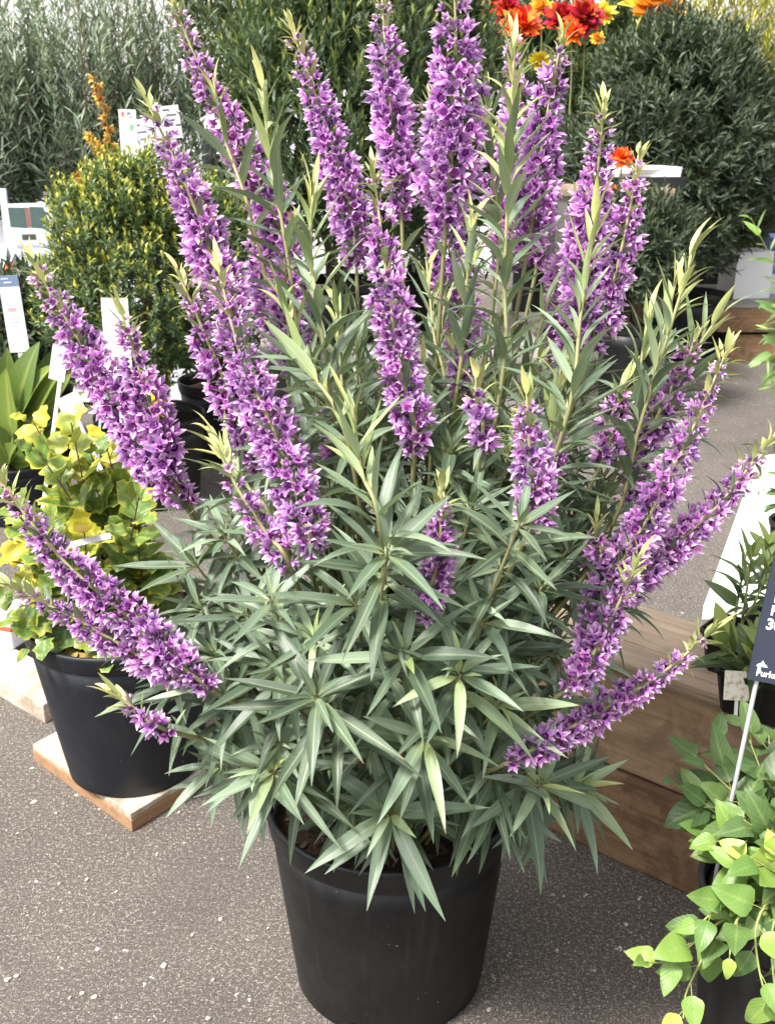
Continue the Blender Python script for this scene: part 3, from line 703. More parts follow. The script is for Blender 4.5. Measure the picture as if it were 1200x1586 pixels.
SPIKES = [
    ([(262, -8), (330, 150), (390, 260), (432, 360), (468, 560)], 1.78, 1.66, 74, 1.0, 10),
    ([(222, 145), (285, 280), (330, 400), (370, 520)], 1.56, 1.48, 82, 1.05, 8),
    ([(335, 400), (372, 550), (425, 670), (470, 800), (486, 850)], 1.38, 1.20, 108, 1.05, 10),
    ([(445, 28), (490, 150), (530, 280), (552, 415)], 1.86, 1.76, 72, 1.0, 10),
    ([(590, -22), (600, 120), (612, 230), (622, 330)], 1.82, 1.72, 68, 1.0, 10),
    ([(703, -50), (706, 100), (700, 230), (690, 345)], 1.58, 1.55, 106, 1.1, 8),
    ([(664, 140), (672, 260), (702, 420), (716, 575)], 1.80, 1.68, 84, 0.9, 10),
    ([(575, 246), (588, 340), (600, 440), (614, 535), (630, 620), (642, 704)], 1.44, 1.30, 84, 1.0, 10),
    ([(872, 48), (852, 150), (834, 260), (818, 380)], 1.72, 1.64, 76, 1.0, 10),
    ([(792, 40), (800, 180), (812, 330), (830, 420)], 1.86, 1.76, 66, 0.9, 8),
    ([(935, 148), (926, 260), (906, 400), (882, 565)], 1.66, 1.55, 88, 1.0, 10),
    ([(990, 232), (972, 340), (946, 450), (915, 545)], 1.62, 1.54, 66, 0.85, 10),
    ([(737, 576), (738, 640), (744, 702)], 1.30, 1.28, 54, 0.9, 12),
    ([(815, 600), (820, 700), (820, 818)], 1.20, 1.17, 88, 1.35, 14),
    ([(684, 746), (680, 850), (662, 958)], 1.16, 1.14, 76, 1.2, 14),
    ([(42, 392), (100, 490), (180, 620), (250, 730), (285, 780)], 1.55, 1.45, 92, 1.05, 12),
    ([(183, 468), (215, 570), (250, 680), (275, 755)], 1.50, 1.45, 76, 0.95, 10),
    ([(272, 415), (310, 500), (352, 600), (410, 740)], 1.47, 1.40, 76, 0.9, 10),
    ([(335, 690), (370, 760), (415, 830), (452, 885)], 1.26, 1.20, 70, 0.75, 12),
    ([(-18, 720), (90, 860), (210, 965), (330, 1070)], 1.30, 1.19, 92, 1.1, 12),
    ([(2, 902), (90, 945), (190, 1000), (270, 1050)], 1.28, 1.22, 66, 0.95, 8),
    ([(168, 1070), (215, 1102), (262, 1132)], 1.18, 1.18, 50, 0.7, 8),
    ([(1130, 532), (1065, 680), (1010, 790), (945, 900), (895, 1000)], 1.44, 1.22, 88, 1.0, 10),
    ([(1196, 676), (1110, 785), (1020, 865), (935, 950)], 1.44, 1.27, 78, 1.0, 10),
    ([(992, 858), (945, 960), (875, 1070)], 1.24, 1.17, 84, 1.0, 12),
    ([(1112, 970), (1015, 1050), (880, 1130), (785, 1182)], 1.27, 1.15, 80, 1.0, 10),
    ([(1088, 505), (1030, 620), (975, 720)], 1.50, 1.44, 66, 0.85, 10),
    ([(972, 585), (945, 650), (930, 720)], 1.44, 1.40, 58, 0.8, 10),
    ([(1000, 610), (990, 700), (960, 790)], 1.66, 1.58, 60, 0.8, 8),
    ([(458, 330), (442, 450), (458, 575)], 1.68, 1.60, 70, 0.9, 10),
    ([(395, 330), (408, 420), (430, 520)], 1.72, 1.66, 66, 0.9, 8),
    ([(505, 600), (512, 660), (520, 720)], 1.42, 1.38, 50, 0.8, 8),
    ([(868, 640), (860, 690), (852, 740)], 1.40, 1.36, 46, 0.8, 8),
    ([(700, 520), (706, 570), (712, 620)], 1.46, 1.42, 50, 0.8, 8),
    ([(925, 800), (922, 840), (915, 880)], 1.30, 1.28, 44, 0.7, 6),
    ([(760, 200), (768, 300), (782, 420)], 1.88, 1.78, 60, 0.8, 8),
    ([(895, 300), (880, 420), (850, 560)], 1.74, 1.64, 66, 0.8, 10),
]
for a in SPIKES: spike(*a)

SHOOTS = [  # tall leafy stems without flowers
    ([(796, 70), (790, 240), (781, 420), (776, 600)], 1.46, 1.38, 54, 0.46), ([(1078, 372), (1040, 500), (990, 660), (940, 830)], 1.46, 1.36, 44, 0.42),
    ([(925, 318), (900, 480), (868, 680)], 1.34, 1.28, 44, 0.40), ([(405, 118), (420, 260), (450, 430)], 1.62, 1.52, 36, 0.34),
    ([(486, 280), (482, 400), (505, 560)], 1.40, 1.34, 36, 0.32), ([(428, 440), (470, 560), (540, 690)], 1.36, 1.26, 28, 0.26),
    ([(545, 625), (560, 730), (590, 830)], 1.14, 1.10, 30, 0.26), ([(735, 330), (720, 460), (708, 600)], 1.48, 1.40, 36, 0.34),
    ([(655, 560), (668, 660), (690, 740)], 1.40, 1.32, 26, 0.26), ([(1005, 480), (985, 600), (950, 740)], 1.50, 1.42, 30, 0.30),
    ([(870, 560), (850, 680), (830, 800)], 1.42, 1.34, 30, 0.30), ([(1120, 480), (1080, 540), (1030, 640)], 1.56, 1.50, 22, 0.22),
    ([(320, 660), (372, 740), (430, 820)], 1.40, 1.32, 28, 0.26), 
    ([(520, 470), (530, 600), (545, 720)], 1.50, 1.42, 34, 0.30),
    ([(660, 400), (672, 520), (690, 640)], 1.60, 1.50, 26, 0.28), ([(330, 120), (350, 220), (400, 380)], 1.74, 1.64, 22, 0.26),
    ([(750, 130), (762, 270), (770, 420)], 1.66, 1.56, 30, 0.32),
    ([(1050, 420), (1020, 540), (970, 680)], 1.58, 1.50, 26, 0.30), ([(840, 690), (835, 760), (825, 860)], 1.36, 1.30, 26, 0.26)]
for px, y0, y1, n, ln in SHOOTS: shoot(px, y0, y1, int(n * 0.95), ln, L0=0.052, L1=0.108, young=0.95)
TIPS = [  # whorled tips of the shorter stems, as they fill the middle of the plant
    (600, 850, 1.10), (488, 1078, 1.10), (626, 1012, 1.12), (714, 1042, 1.12), (660, 1138, 1.14), (418, 925, 1.18), (486, 985, 1.16), (806, 806, 1.13), (748, 958, 1.17),
    (842, 905, 1.18), (345, 825, 1.28), (430, 1150, 1.20), (606, 1262, 1.22), (768, 1200, 1.22), (815, 1195, 1.24), (872, 1205, 1.27),
    (905, 1218, 1.30), (382, 950, 1.22), (360, 800, 1.36), (960, 930, 1.42), (930, 800, 1.38), (880, 850, 1.26), (850, 1010, 1.20), (775, 1090, 1.18),
    (550, 930, 1.17), (560, 1040, 1.18), (690, 900, 1.20), (640, 800, 1.24), (730, 780, 1.26), (580, 1130, 1.20), (330, 1010, 1.22), (360, 1080, 1.20),
    (395, 1190, 1.22), (335, 1185, 1.22), (300, 870, 1.32), (830, 1105, 1.22), (900, 1000, 1.30), (700, 690, 1.34), (790, 700, 1.4), (900, 720, 1.42), (470, 680, 1.34), (740, 850, 1.3),
    (820, 1270, 1.30), (680, 980, 1.24), (430, 1030, 1.2), (310, 940, 1.28), (270, 1050, 1.26), (780, 1000, 1.22), (870, 780, 1.34)]
def whorl_shoot(px, Y, size=None, age=None):
    path = make_path([px], Y, Y); si = len(stems); stems.append((path, 0.0040, 0.0017)); yg = rng.uniform(0.24, 0.74); az = rng.random() * 6.28; big = rng.uniform(0.68, 1.05)
    if size: big, yg = size, age
    for lev, (s, m, L, d) in enumerate(((0.003, 4, 0.060, 0.55), (0.010, 7, 0.108, 1.15), (0.045, 5, 0.118, 1.35), (0.085, 4, 0.115, 1.4), (0.13, 4, 0.10, 1.4))):
        p, T = path.at(min(s, path.L * 0.9)); T = -T
        for j in range(m):
            add_leaf(p, T, L * big * rng.uniform(0.78, 1.15), d + rng.normal(0, 0.15), yg - 0.11 * lev, si, az + 6.283 * j / m + rng.normal(0, 0.12), LANCE[rng.integers(8)], grav=0.35)  # each lower ring darker: shade between the leaves painted into the tint
        az += 0.7
for x, y, Y in TIPS:
    if x > 820 or x < 385: Y += 0.07
    whorl_shoot((x, y), Y - 0.02)
for x, y, Y, sz_, ag in ((603, 1262, 1.19, 1.22, 0.58), (838, 1215, 1.20, 1.08, 0.66), (898, 1220, 1.28, 1.0, 0.72), (420, 1195, 1.18, 1.05, 0.62), (545, 1240, 1.27, 0.95, 0.40), (770, 1245, 1.24, 1.0, 0.45)):
    whorl_shoot((x, y), Y, sz_, ag)               # over the rim of the pot
for _ in range(62):                          # inner leafage behind those, tint lowered to paint in the shaded gaps
    az = rng.random() * 6.28; tilt = R(rng.uniform(4, 44)); Ln = rng.uniform(0.30, 0.72) * (1 - 0.35 * math.sin(tilt))
    tip = ORG + Ln * np.array([math.sin(tilt) * math.cos(az), math.sin(tilt) * math.sin(az), math.cos(tilt)])
    b = base_pt(tip); mid = (tip + b) / 2 + np.array([0, 0, 0.04]); path = Path(spline([tip, mid, b], 16)); si = len(stems); stems.append((path, 0.0036, 0.0016))
    leafy(path, 0.004, path.L * 0.8, 22, 0.07, 0.11, 0.5, 1.45, 0.45, 0.08, si)

for _ in range(46):                          # leafy stems further back between the spikes
    shoot((rng.uniform(430, 930), rng.uniform(430, 780)), rng.uniform(1.48, 1.74), n=26, length=0.30, young=rng.uniform(0.45, 0.8))
stem_obj = []
for path, r0, r1 in stems:
    P = path.P[::-2] if len(path.P) % 2 else np.vstack([path.P[::-1][::2], path.P[:1]])
    stem_obj.append(tube_obj('stem', P, r0, r1, M['stem'], shrub, ORG, 6, 0.15 + 0.3 * rng.random(), 0.95))

# the nearest, least hidden leaves and florets are single objects; the rest stay joined
def centre(it): c = it[0].V.mean(0); return it[1][:3, :3] @ c + it[1][:3, 3]
allc = np.array([centre(i) for i in leaves] + [centre(i) for i in florets]); X, Yp, D = to_px(allc)
cell = {}
for i in np.argsort(D): cell.setdefault((int(X[i] // 15), int(Yp[i] // 15)), []).append(i)
rank = np.full(len(allc), 99)
for v_ in cell.values():
    for k, i in enumerate(v_): rank[i] = k
inview = (X > 0) & (X < 1200) & (Yp > 0) & (Yp < 1586)
def pick(idx, size, n=300):
    sc = np.array([size[j] / D[i] / (1 + 1.2 * rank[i]) * (1 if inview[i] else 0) for j, i in enumerate(idx)])
    return set(np.argsort(-sc)[:n].tolist())
nl = len(leaves)
pl = pick(range(nl), [np.linalg.norm(l[1][:3, 1]) for l in leaves]); pf = pick(range(nl, nl + len(florets)), [np.linalg.norm(f[1][:3, 2]) for f in florets])
for j in pl: place_single('leaf', leaves[j], M['sage'], stem_obj[leaves[j][3]], ORG)
for j in pf: place_single('floret', florets[j], M['floret'], stem_obj[florets[j][3]], ORG)
build_mass('foliage', [l for j, l in enumerate(leaves) if j not in pl], M['sage'], shrub, ORG)
build_mass('blossom', [f for j, f in enumerate(florets) if j not in pf], M['floret'], shrub, ORG)
print('main shrub: stems', len(stems), 'leaves', len(leaves), 'florets', len(florets))

# ================================================================== VARIEGATED PLANT IN THE LEFT POT
LC = at_z(212, 1178, 0.046)
make_pot(LC, 0.214, 0.150, 0.375, 'slate black pot standing on a limewashed board, holding the yellow variegated plant', lip=0.042, mat='pot_slate', soil=0.035, chips=160, seed=8)
VO = np.array(LC) + np.array([0, 0, 0.34])
def leafy_plant(name, org, label, cat, stem_specs, tmpls, mat, stem_mat, part='leaf', size=(0.05, 0.07), pet=0.02, group=None, div=(0.6, 1.3), tint=(0.2, 0.9), nleaf=8, r0=0.003, facing=None, limit=300):
    """stem_specs: list of polylines (tip first); each leaf is an object under its stem"""
    root = thing(name, Vector(org), label, cat, group); n_single = 0; rest = []
    for sp in stem_specs:
        opt = {}
        if isinstance(sp, tuple): sp, opt = sp
        path = Path(spline(sp, 18)); st = tube_obj('stem', path.P[::-1], r0, r0 * 0.45, M[stem_mat], root, org)
        az = rng.random() * 6.28; nn = opt.get('n', nleaf); tt = opt.get('tint', tint); ss = opt.get('size', size)
        for k in range(nn):
            f = (k + 0.15 + 0.5 * rng.random()) / nn; p, T = path.at(f * path.L * opt.get('span', 0.8)); T = -T; az += 2.2 + rng.normal(0, 0.35)
            a = cr(T, [0.2, 0.3, 0.93]); a /= nrm(a); b = cr(T, a); O = math.cos(az) * a + math.sin(az) * b
            dv_ = div[0] + (div[1] - div[0]) * f + rng.normal(0, 0.15); Dr = math.cos(dv_) * T + math.sin(dv_) * O
            L = rng.uniform(*ss) * (0.62 + 0.5 * min(1, f * 3)); up = T * 0.4 + np.array([0, -0.45, 0.8])
            q = p + Dr * pet * rng.uniform(0.6, 1.3)
            it = (tmpls[rng.integers(len(tmpls))], frame(q, Dr, up, L, L * rng.uniform(0.85, 1.1)), float(np.clip(tt[1] + (tt[0] - tt[1]) * min(1, f * 1.3) + rng.normal(0, 0.1), 0, 1)))
            if n_single < limit: place_single(part, it, M[mat], st, org); n_single += 1
            else: rest.append(it)
            V, F, T_ = tube(np.array([p, (p + q) / 2 + [0, 0, 0.001], q + Dr * 0.003]), r0 * 0.35, r0 * 0.25, 4)
            link('petiole', np_mesh('petiole', V - org, F, None, {'tint': T_}), M[stem_mat], st)
    if rest: build_mass('foliage', rest, M[mat], root, org)
    return root

specs = []
for px in [(60, 700), (110, 655), (165, 690), (200, 730), (90, 770), (150, 760), (130, 820), (190, 800), (215, 850), (60, 820), (20, 870), (10, 780), (70, 900), (30, 960), (110, 880), (170, 870), (235, 890), (215, 770), (50, 650), (140, 700), (95, 840)]:
    Y = LC.y + rng.uniform(-0.20, 0.10); t_ = np.array(at_y(px[0], px[1], Y)); b = VO + np.array([rng.uniform(-0.08, 0.08), rng.uniform(-0.08, 0.08), 0])
    mid = t_ * 0.55 + b * 0.45 + np.array([0, 0, 0.03]); yel = rng.random() < 0.62
    specs.append(([t_, mid, b], {'tint': (0.25, 0.95) if yel else (0.03, 0.42), 'n': 16}))
for px in [(70, 985), (45, 1000), (160, 1010), (30, 940)]:
    t_ = np.array(at_y(px[0], px[1], LC.y - 0.16)); specs.append(([t_, (t_ + VO) / 2 + np.array([0, 0, 0.05]), VO + np.array([-0.06, 0, 0])], {'tint': (0.0, 0.25), 'n': 5}))
leafy_plant('variegated_plant', VO, 'bushy plant with yellow and green variegated leaves in the slate pot', 'plant', specs, LOBED + LOBED + HEART[:2], 'varieg', 'stem_wood', size=(0.048, 0.078), div=(0.5, 1.35))
tw = thing('dry_twigs', Vector(VO) + Vector((0.09, -0.05, 0)), 'tangle of dry brown twigs on the soil of the slate pot', 'twigs')
for k in range(26):
    p0 = np.array(tw.location) + np.array([rng.uniform(-0.07, 0.07), rng.uniform(-0.07, 0.07), 0.01]); d = np.array([rng.normal(0, 0.06), rng.normal(0, 0.05), rng.uniform(0.02, 0.13)])
    tube_obj('twig', np.array([p0, p0 + d * 0.5 + rng.normal(0, 0.008, 3), p0 + d]), 0.0022, 0.0010, M['dry' if k % 3 == 0 else 'stem_wood'], tw, np.array(tw.location), 5)
for px in ((120, 1008), (136, 1012), (250, 1010)):
    p = at_z(px[0], px[1], VO[2] + 0.012)
    o = place_single('dry_leaf', (LOBED[2], frame(np.array(p), (rng.normal(), rng.normal(), 0.1), (0, 0, 1), 0.05), 0.9), M['dry'], None, (0, 0, 0))
    tag(o, 'curled ochre dead leaf lying on the soil of the slate pot', 'leaf', 'dead leaves on the slate pot soil')
# grey plant tag strip across the leaves
tg = thing('plant_tag', at_y(138, 842, LC.y - 0.20), 'narrow translucent grey tag strip among the variegated leaves', 'tag')
cb = card_box('strip', 0.088, 0.012, M['ink_pale'], tg, (-0.044, 0, 0)); tg.rotation_euler = (R(-30), R(-12), R(5))

# ================================================================== VINE IN THE LOWER RIGHT POT
VC = at_y(1255, 1378, 1.27); VH = VC.z
make_pot((VC.x, VC.y, 0), 0.158, 0.128, VH, 'black pot on the pavement with the trailing heart leaved vine', lip=0.04, soil=0.03, chips=120, seed=5)
VIO = np.array([VC.x, VC.y, VH - 0.028])
vs_ = []
def vpt(x, y, Y): return np.array(at_y(x, y, Y))
for (x, y, Y, yl) in [(1045, 1215, 1.32, 0), (1075, 1170, 1.36, 0), (1105, 1140, 1.40, 0), (1150, 1120, 1.42, 0), (1190, 1140, 1.40, 0), (1130, 1215, 1.34, 0), (1180, 1200, 1.32, 0), (1225, 1180, 1.36, 0), (1095, 1250, 1.30, 0),
                      (1150, 1270, 1.26, 0), (1200, 1260, 1.24, 0), (1230, 1300, 1.2, 0), (1120, 1300, 1.24, .5), (1165, 1330, 1.20, 1), (1140, 1345, 1.2, 1), (1200, 1340, 1.18, .6), (1100, 1290, 1.28, .1), (1210, 1120, 1.42, 0), (1245, 1230, 1.3, 0), (1075, 1285, 1.3, .3)]:
    t_ = vpt(x, y, Y); b = VIO + np.array([rng.uniform(-0.06, 0.06), rng.uniform(-0.06, 0.06), 0]); vs_.append(([t_, t_ * .5 + b * .5 + np.array([-.02, -0.01, 0.035]), b], {'tint': (0.4, 0.8) if yl else (0.05, 0.45), 'n': 9}))
trail = [([(998, 1492), (1035, 1488), (1075, 1460), (1105, 1435), (1140, 1415), (1190, 1400)], 1.13, 1.22, 8), ([(1058, 1578), (1062, 1540), (1080, 1500), (1105, 1460), (1150, 1425)], 1.12, 1.2, 6),
         ([(1190, 1560), (1175, 1500), (1170, 1440), (1190, 1400)], 1.09, 1.18, 6), ([(1215, 1590), (1200, 1530), (1195, 1450), (1210, 1400)], 1.09, 1.18, 6), ([(1130, 1480), (1135, 1440), (1160, 1410)], 1.12, 1.18, 4), ([(1075, 1440), (1110, 1410), (1160, 1390)], 1.15, 1.2, 5)]
for px, y0, y1, nn in trail:
    pts = [vpt(x, y, y0 + (y1 - y0) * i / (len(px) - 1)) for i, (x, y) in enumerate(px)]; vs_.append((pts + [VIO + np.array([-0.04, -0.03, 0.0])], {'tint': (0.5, 0.8), 'n': nn + 1, 'size': (0.038, 0.062), 'span': 0.8}))
leafy_plant('trailing_vine', VIO, 'vine with glossy green and lime heart shaped leaves trailing over its black pot', 'vine', vs_, HEART, 'vine', 'stem_vine', size=(0.046, 0.070), div=(0.5, 1.3), r0=0.0026, pet=0.014)

# navy sign on its steel stake
sb = vpt(1128, 1262, 1.31); st_ = vpt(1170, 1062, 1.30)
sg = thing('garden_sign', Vector(sb), 'navy blue price sign with white lettering on a thin steel stake in the vine pot', 'sign')
stake_low = np.array([sb[0] + 0.008, VC.y, VIO[2] - 0.05]) if False else sb + (sb - st_) * 1.0
tube_obj('stake', np.array([stake_low, sb, st_ + (st_ - sb) * 0.15]), 0.0032, 0.0032, M['steel'], sg, sb, 8)
head = bpy.data.objects.new('sign_face', None)
SW, SH = 0.150, 0.205
pnl = card_box('sign_panel', SW, SH, M['navy'], sg, Vector(vpt(1156, 1052, 1.296)) - Vector(sb), 0.003); pnl.rotation_euler = (R(-14), R(9.5), R(-4))
yf = -0.0022
text_mesh('lettering', 'F', 0.020, M['card'], pnl, (0.012, yf, 0.112), bold=0.0006); text_mesh('lettering', 'Fu', 0.019, M['card'], pnl, (0.011, yf, 0.094), bold=0.0006); text_mesh('lettering', '30', 0.021, M['card'], pnl, (0.009, yf, 0.074), bold=0.0007)
text_mesh('lettering', 'Purkers', 0.0125, M['card'], pnl, (0.010, yf, 0.008), bold=0.0003)
poly_card('emblem', [(0.008, 0.021), (0.024, 0.021), (0.0215, 0.0245), (0.019, 0.025), (0.016, 0.030), (0.0135, 0.0255), (0.0105, 0.0245)], M['card'], pnl, (0, yf + 0.0005, 0))

# --- small potted plants on the platform
def small_pot(x, y, z, label):
    r_ = thing('nursery_pot', (x, y, z), label, 'pot', 'small square pots on the platform')
    h, a, b = 0.085, 0.036, 0.047; V = []; th = 0.0022
    rings = [(a, 0), (b, h - 0.010), (b + 0.004, h - 0.010), (b + 0.004, h), (b + 0.001, h), (b - th, h - 0.012)]
    def sq(s): c = s * 0.75; return [(-c, -s), (c, -s), (s, -c), (s, c), (c, s), (-c, s), (-s, c), (-s, -c)]
    for s, zz in rings: V += [(px, py, zz) for px, py in sq(s)]
    F = [(i * 8 + k, i * 8 + (k + 1) % 8, (i + 1) * 8 + (k + 1) % 8, (i + 1) * 8 + k) for i in range(len(rings) - 1) for k in range(8)]
    link('body', np_mesh('body', np.array(V), np.array(F), smooth=False), M['pot'], r_)
    V = [(px, py, h - 0.013) for px, py in sq(b - 0.0025)]; me = bpy.data.meshes.new('soil'); me.from_pydata(V, [], [tuple(range(8))]); me.update(); link('soil', me, M['soil'], r_)
    r_.rotation_euler = (0, 0, math.atan2(dv.y, dv.x)); return r_
def on_plat(s, d): p = A0 + dv * s + nv * d; return p
def lily(org, n, H, label, spread=0.05, tint=(0.1, 0.75)):
    sp = []
    for _ in range(n):
        b = org + np.array([rng.uniform(-.012, .012), rng.uniform(-.012, .012), 0]); t_ = b + np.array([rng.uniform(-spread, spread), rng.uniform(-spread, spread), H * rng.uniform(0.75, 1.1)]); sp.append([t_, (t_ + b) / 2 + rng.normal(0, 0.006, 3), b])
    return leafy_plant('potted_lily', org, label, 'plant', sp, [LANCE[2], LANCE[4], LANCE[6], BROAD[0]], 'lily', 'stem_vine', size=(0.055, 0.085), pet=0.003, div=(0.4, 1.3), tint=tint, nleaf=13, r0=0.003)
spots = [(at_z(1130, 1035, PZ + 0.0), 'upright lily like plant with pointed green leaves behind the cream card', 0.17), (at_z(1155, 1098, PZ), 'low green leafy plant right behind the navy sign stake', 0.06), (at_z(1196, 1020, PZ), 'pale green leafy plant half hidden behind the navy sign', 0.15), (at_z(1203, 1112, PZ), 'small leafy plant with creamy shoots beside the steel stake', 0.07)]
pl_lab = ['small black square pot behind the cream card', 'small black square pot at the platform edge under the cream card', 'small black square pot hidden behind the navy sign', 'small black square pot at the platform edge beside the steel stake']
for (p, lab, H), lab2 in zip(spots, pl_lab):
    small_pot(p.x, p.y, PZ, lab2); lily(np.array([p.x, p.y, PZ + 0.073]), 3, H, lab)
cc = thing('plant_card', Vector(vpt(1120, 1084, spots[1][0].y - 0.065)), 'cream speckled plant card stuck in a small square pot', 'card')
card_box('card', 0.056, 0.050, M['cream'], cc); cc.rotation_euler = (R(-22), R(10), R(12))
box('pin', (0.028, 0.004, -0.03), (0.006, 0.002, 0.04), M['white'], cc, bevel=0)

# --- white board lying on the pavement behind the platform, with a black pot on it
q0, q1 = at_z(1086, 962, 0.0), at_z(1172, 720, 0.0); ex = Vector((0.9, 0.05, 0))
wb = prism('white_board', [q0, q0 + ex, q1 + ex, q1], 0.0, 0.05, M['white'], None, (0, 0, 0), 0.006); tag(wb, 'thick white foam board lying on the pavement behind the timber platform', 'board')
p = at_z(1222, 880, 0.05); make_pot((p.x, p.y, 0.05), 0.085, 0.066, 0.17, 'black round pot standing on the white foam board', lip=0.02, soil=0.02, chips=20, seed=4)
specs = []
b0 = np.array([p.x, p.y, 0.20])
for k in range(6):
    t_ = b0 + np.array([rng.uniform(-.12, .1), rng.uniform(-.1, .1), rng.uniform(.06, .2)]); specs.append([t_, (t_ + b0) / 2 + np.array([0, 0, .02]), b0])
leafy_plant('young_plant', b0, 'young green plant growing in the black pot on the white foam board', 'plant', specs, HEART, 'vine', 'stem_vine', size=(0.04, 0.06), nleaf=6, tint=(0.1, 0.5))

# ================================================================== BACKGROUND SHRUBS
def shrub_mass(name, pot_loc, pot_r, pot_h, c, rad, nshoot, nleaf, slen, tmpl, lsize, mat, label, pot_label, tip_top=0.9, young=0.25, div=0.8, upright=0.5, shell=0.45, group=None, seed=0, trunk=0.02, flat=None, extra=None, pot_mat='pot'):
    if pot_loc is not None: make_pot(pot_loc, pot_r, pot_r * 0.8, pot_h, pot_label, lip=min(0.05, pot_h * 0.15), soil=0.05, chips=0, seed=seed, group='pots of the background shrubs', mat=pot_mat)
    base = np.array([pot_loc[0], pot_loc[1], pot_loc[2] + pot_h - 0.05]) if pot_loc is not None else np.array([c[0], c[1], 0.0])
    root = thing(name, Vector(base), label, 'shrub', group); r_ = np.random.default_rng(seed + 77); its = []; c = np.array(c); rad = np.array(rad)
    ph = r_.random(6) * 6.28
    for i in range(nshoot):
        d = r_.normal(0, 1, 3); d /= np.linalg.norm(d)
        if d[2] < -0.75: d[2] *= -1
        bump = 1 + 0.10 * math.sin(4 * d[0] + ph[0]) * math.sin(5 * d[2] + ph[1]) + 0.06 * math.sin(9 * d[0] + 7 * d[2] + ph[2])
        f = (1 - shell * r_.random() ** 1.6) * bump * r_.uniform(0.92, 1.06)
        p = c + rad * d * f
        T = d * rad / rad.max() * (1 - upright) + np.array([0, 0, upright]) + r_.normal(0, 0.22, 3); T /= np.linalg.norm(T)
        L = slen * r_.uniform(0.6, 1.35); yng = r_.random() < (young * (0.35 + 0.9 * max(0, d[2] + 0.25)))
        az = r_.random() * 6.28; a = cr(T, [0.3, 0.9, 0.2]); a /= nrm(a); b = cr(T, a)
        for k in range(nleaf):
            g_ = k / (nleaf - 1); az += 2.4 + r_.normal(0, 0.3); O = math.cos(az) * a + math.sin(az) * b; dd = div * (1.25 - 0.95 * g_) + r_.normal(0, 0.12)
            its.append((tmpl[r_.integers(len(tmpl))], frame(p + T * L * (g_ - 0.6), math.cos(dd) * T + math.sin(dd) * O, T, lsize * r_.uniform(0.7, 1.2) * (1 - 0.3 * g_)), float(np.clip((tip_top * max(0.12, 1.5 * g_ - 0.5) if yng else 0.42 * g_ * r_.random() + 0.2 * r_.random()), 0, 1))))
    build_mass('foliage', its, M[mat], root, base)
    for k in range(9):
        e = c + rad * np.array([r_.uniform(-.6, .6), r_.uniform(-.6, .6), r_.uniform(-.2, .7)]); b = base + np.array([r_.uniform(-.05, .05), r_.uniform(-.05, .05), -0.02]); tube_obj('branch', spline([b, (b + e) / 2 + r_.normal(0, 0.03, 3), e], 8), trunk, trunk * 0.35, M['stem_wood'], root, base)
    if extra: extra(root, base)
    return root

# yellow-green ball shrub (left)
BC = at_y(212, 640, 4.1); BP = (BC.x + 0.05, 4.1, 0.0)
c = at_y(206, 445, 4.1); rim_z = at_y(240, 640, 4.1).z
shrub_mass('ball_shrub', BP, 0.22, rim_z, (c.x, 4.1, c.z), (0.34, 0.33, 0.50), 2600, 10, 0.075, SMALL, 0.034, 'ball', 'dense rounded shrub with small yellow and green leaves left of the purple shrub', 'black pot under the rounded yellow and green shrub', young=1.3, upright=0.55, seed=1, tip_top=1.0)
def sprig(tip, base_, n, label):
    root = thing('orange_sprig', Vector(base_), label, 'flower sprig', 'orange sprigs above the rounded shrub'); path = Path(spline([tip, (tip + base_) / 2 + np.array([0.012, 0, 0]), base_], 16))
    tube_obj('stem', path.P[::-1], 0.003, 0.0015, M['stem_vine'], root, base_, 5)
    for k in range(n):
        f = (k + rng.random()) / n; p, T = path.at(f * path.L * 0.7); T = -T; O = rng.normal(0, 1, 3); O /= np.linalg.norm(O)
        place_single('floret', (SMALL[k % 2] if k % 3 else FLORET[1], frame(p, T * 0.5 + O * 0.8, T, 0.024 + 0.012 * f) if k % 3 else frame_z(p, T * .4 + O, 0.95), 0.3), M['orange_sprig'], root, base_)
def Pn(x, y, Y): return np.array(at_y(x, y, Y))
for tx, ty, bx, by, n, lab in ((146, 118, 178, 275, 46, 'tall orange flower sprig rising from the rounded shrub beside the white label'), (140, 208, 165, 275, 26, 'short orange flower sprig leaning from the rounded shrub'), (122, 272, 148, 340, 16, 'small yellow sprig at the upper shoulder of the rounded shrub'), (108, 320, 140, 370, 16, 'small orange sprig low on the left shoulder of the rounded shrub')):
    sprig(Pn(tx, ty, 4.05), Pn(bx, by, 4.08), n, lab)

# low centre shrub right behind ball (yellow tips)
c = at_y(330, 330, 4.7)
shrub_mass('leafy_shrub', (c.x, 4.7, 0.0), 0.20, 0.36, (c.x, 4.7, 0.80), (0.26, 0.26, 0.44), 700, 9, 0.09, SMALL, 0.036, 'ball', 'smaller yellow tipped shrub behind the left purple spikes', 'black pot of the smaller yellow tipped shrub', young=0.6, seed=12)

# display table with cloth (left, back)
tx0, tx1 = at_y(-140, 400, 5.6).x, at_y(345, 400, 5.6).x; TZ = 0.66
tb = thing('display_table', ((tx0 + tx1) / 2, 6.3, 0), 'long display table under a white cloth behind the rounded shrub', 'table')
box('table_top', (0, 0, TZ - 0.03), (tx1 - tx0 - 0.02, 1.38, 0.028), M['grey_timber'], tb)
n = 60; V, F = [], []
prof_ = [(-0.02, 0.02), (-0.01, 0.30), (0.0, TZ - 0.01)]
W2, D2 = (tx1 - tx0) / 2, 0.70
per = [(-W2, -D2), (W2, -D2), (W2, D2), (-W2, D2)]; pts = []
for i in range(4):
    a, b = per[i], per[(i + 1) % 4]
    for k in range(n // 4 * (2 if i % 2 == 0 else 1)): f = k / (n // 4 * (2 if i % 2 == 0 else 1)); pts.append((a[0] + (b[0] - a[0]) * f, a[1] + (b[1] - a[1]) * f))
m_ = len(pts)
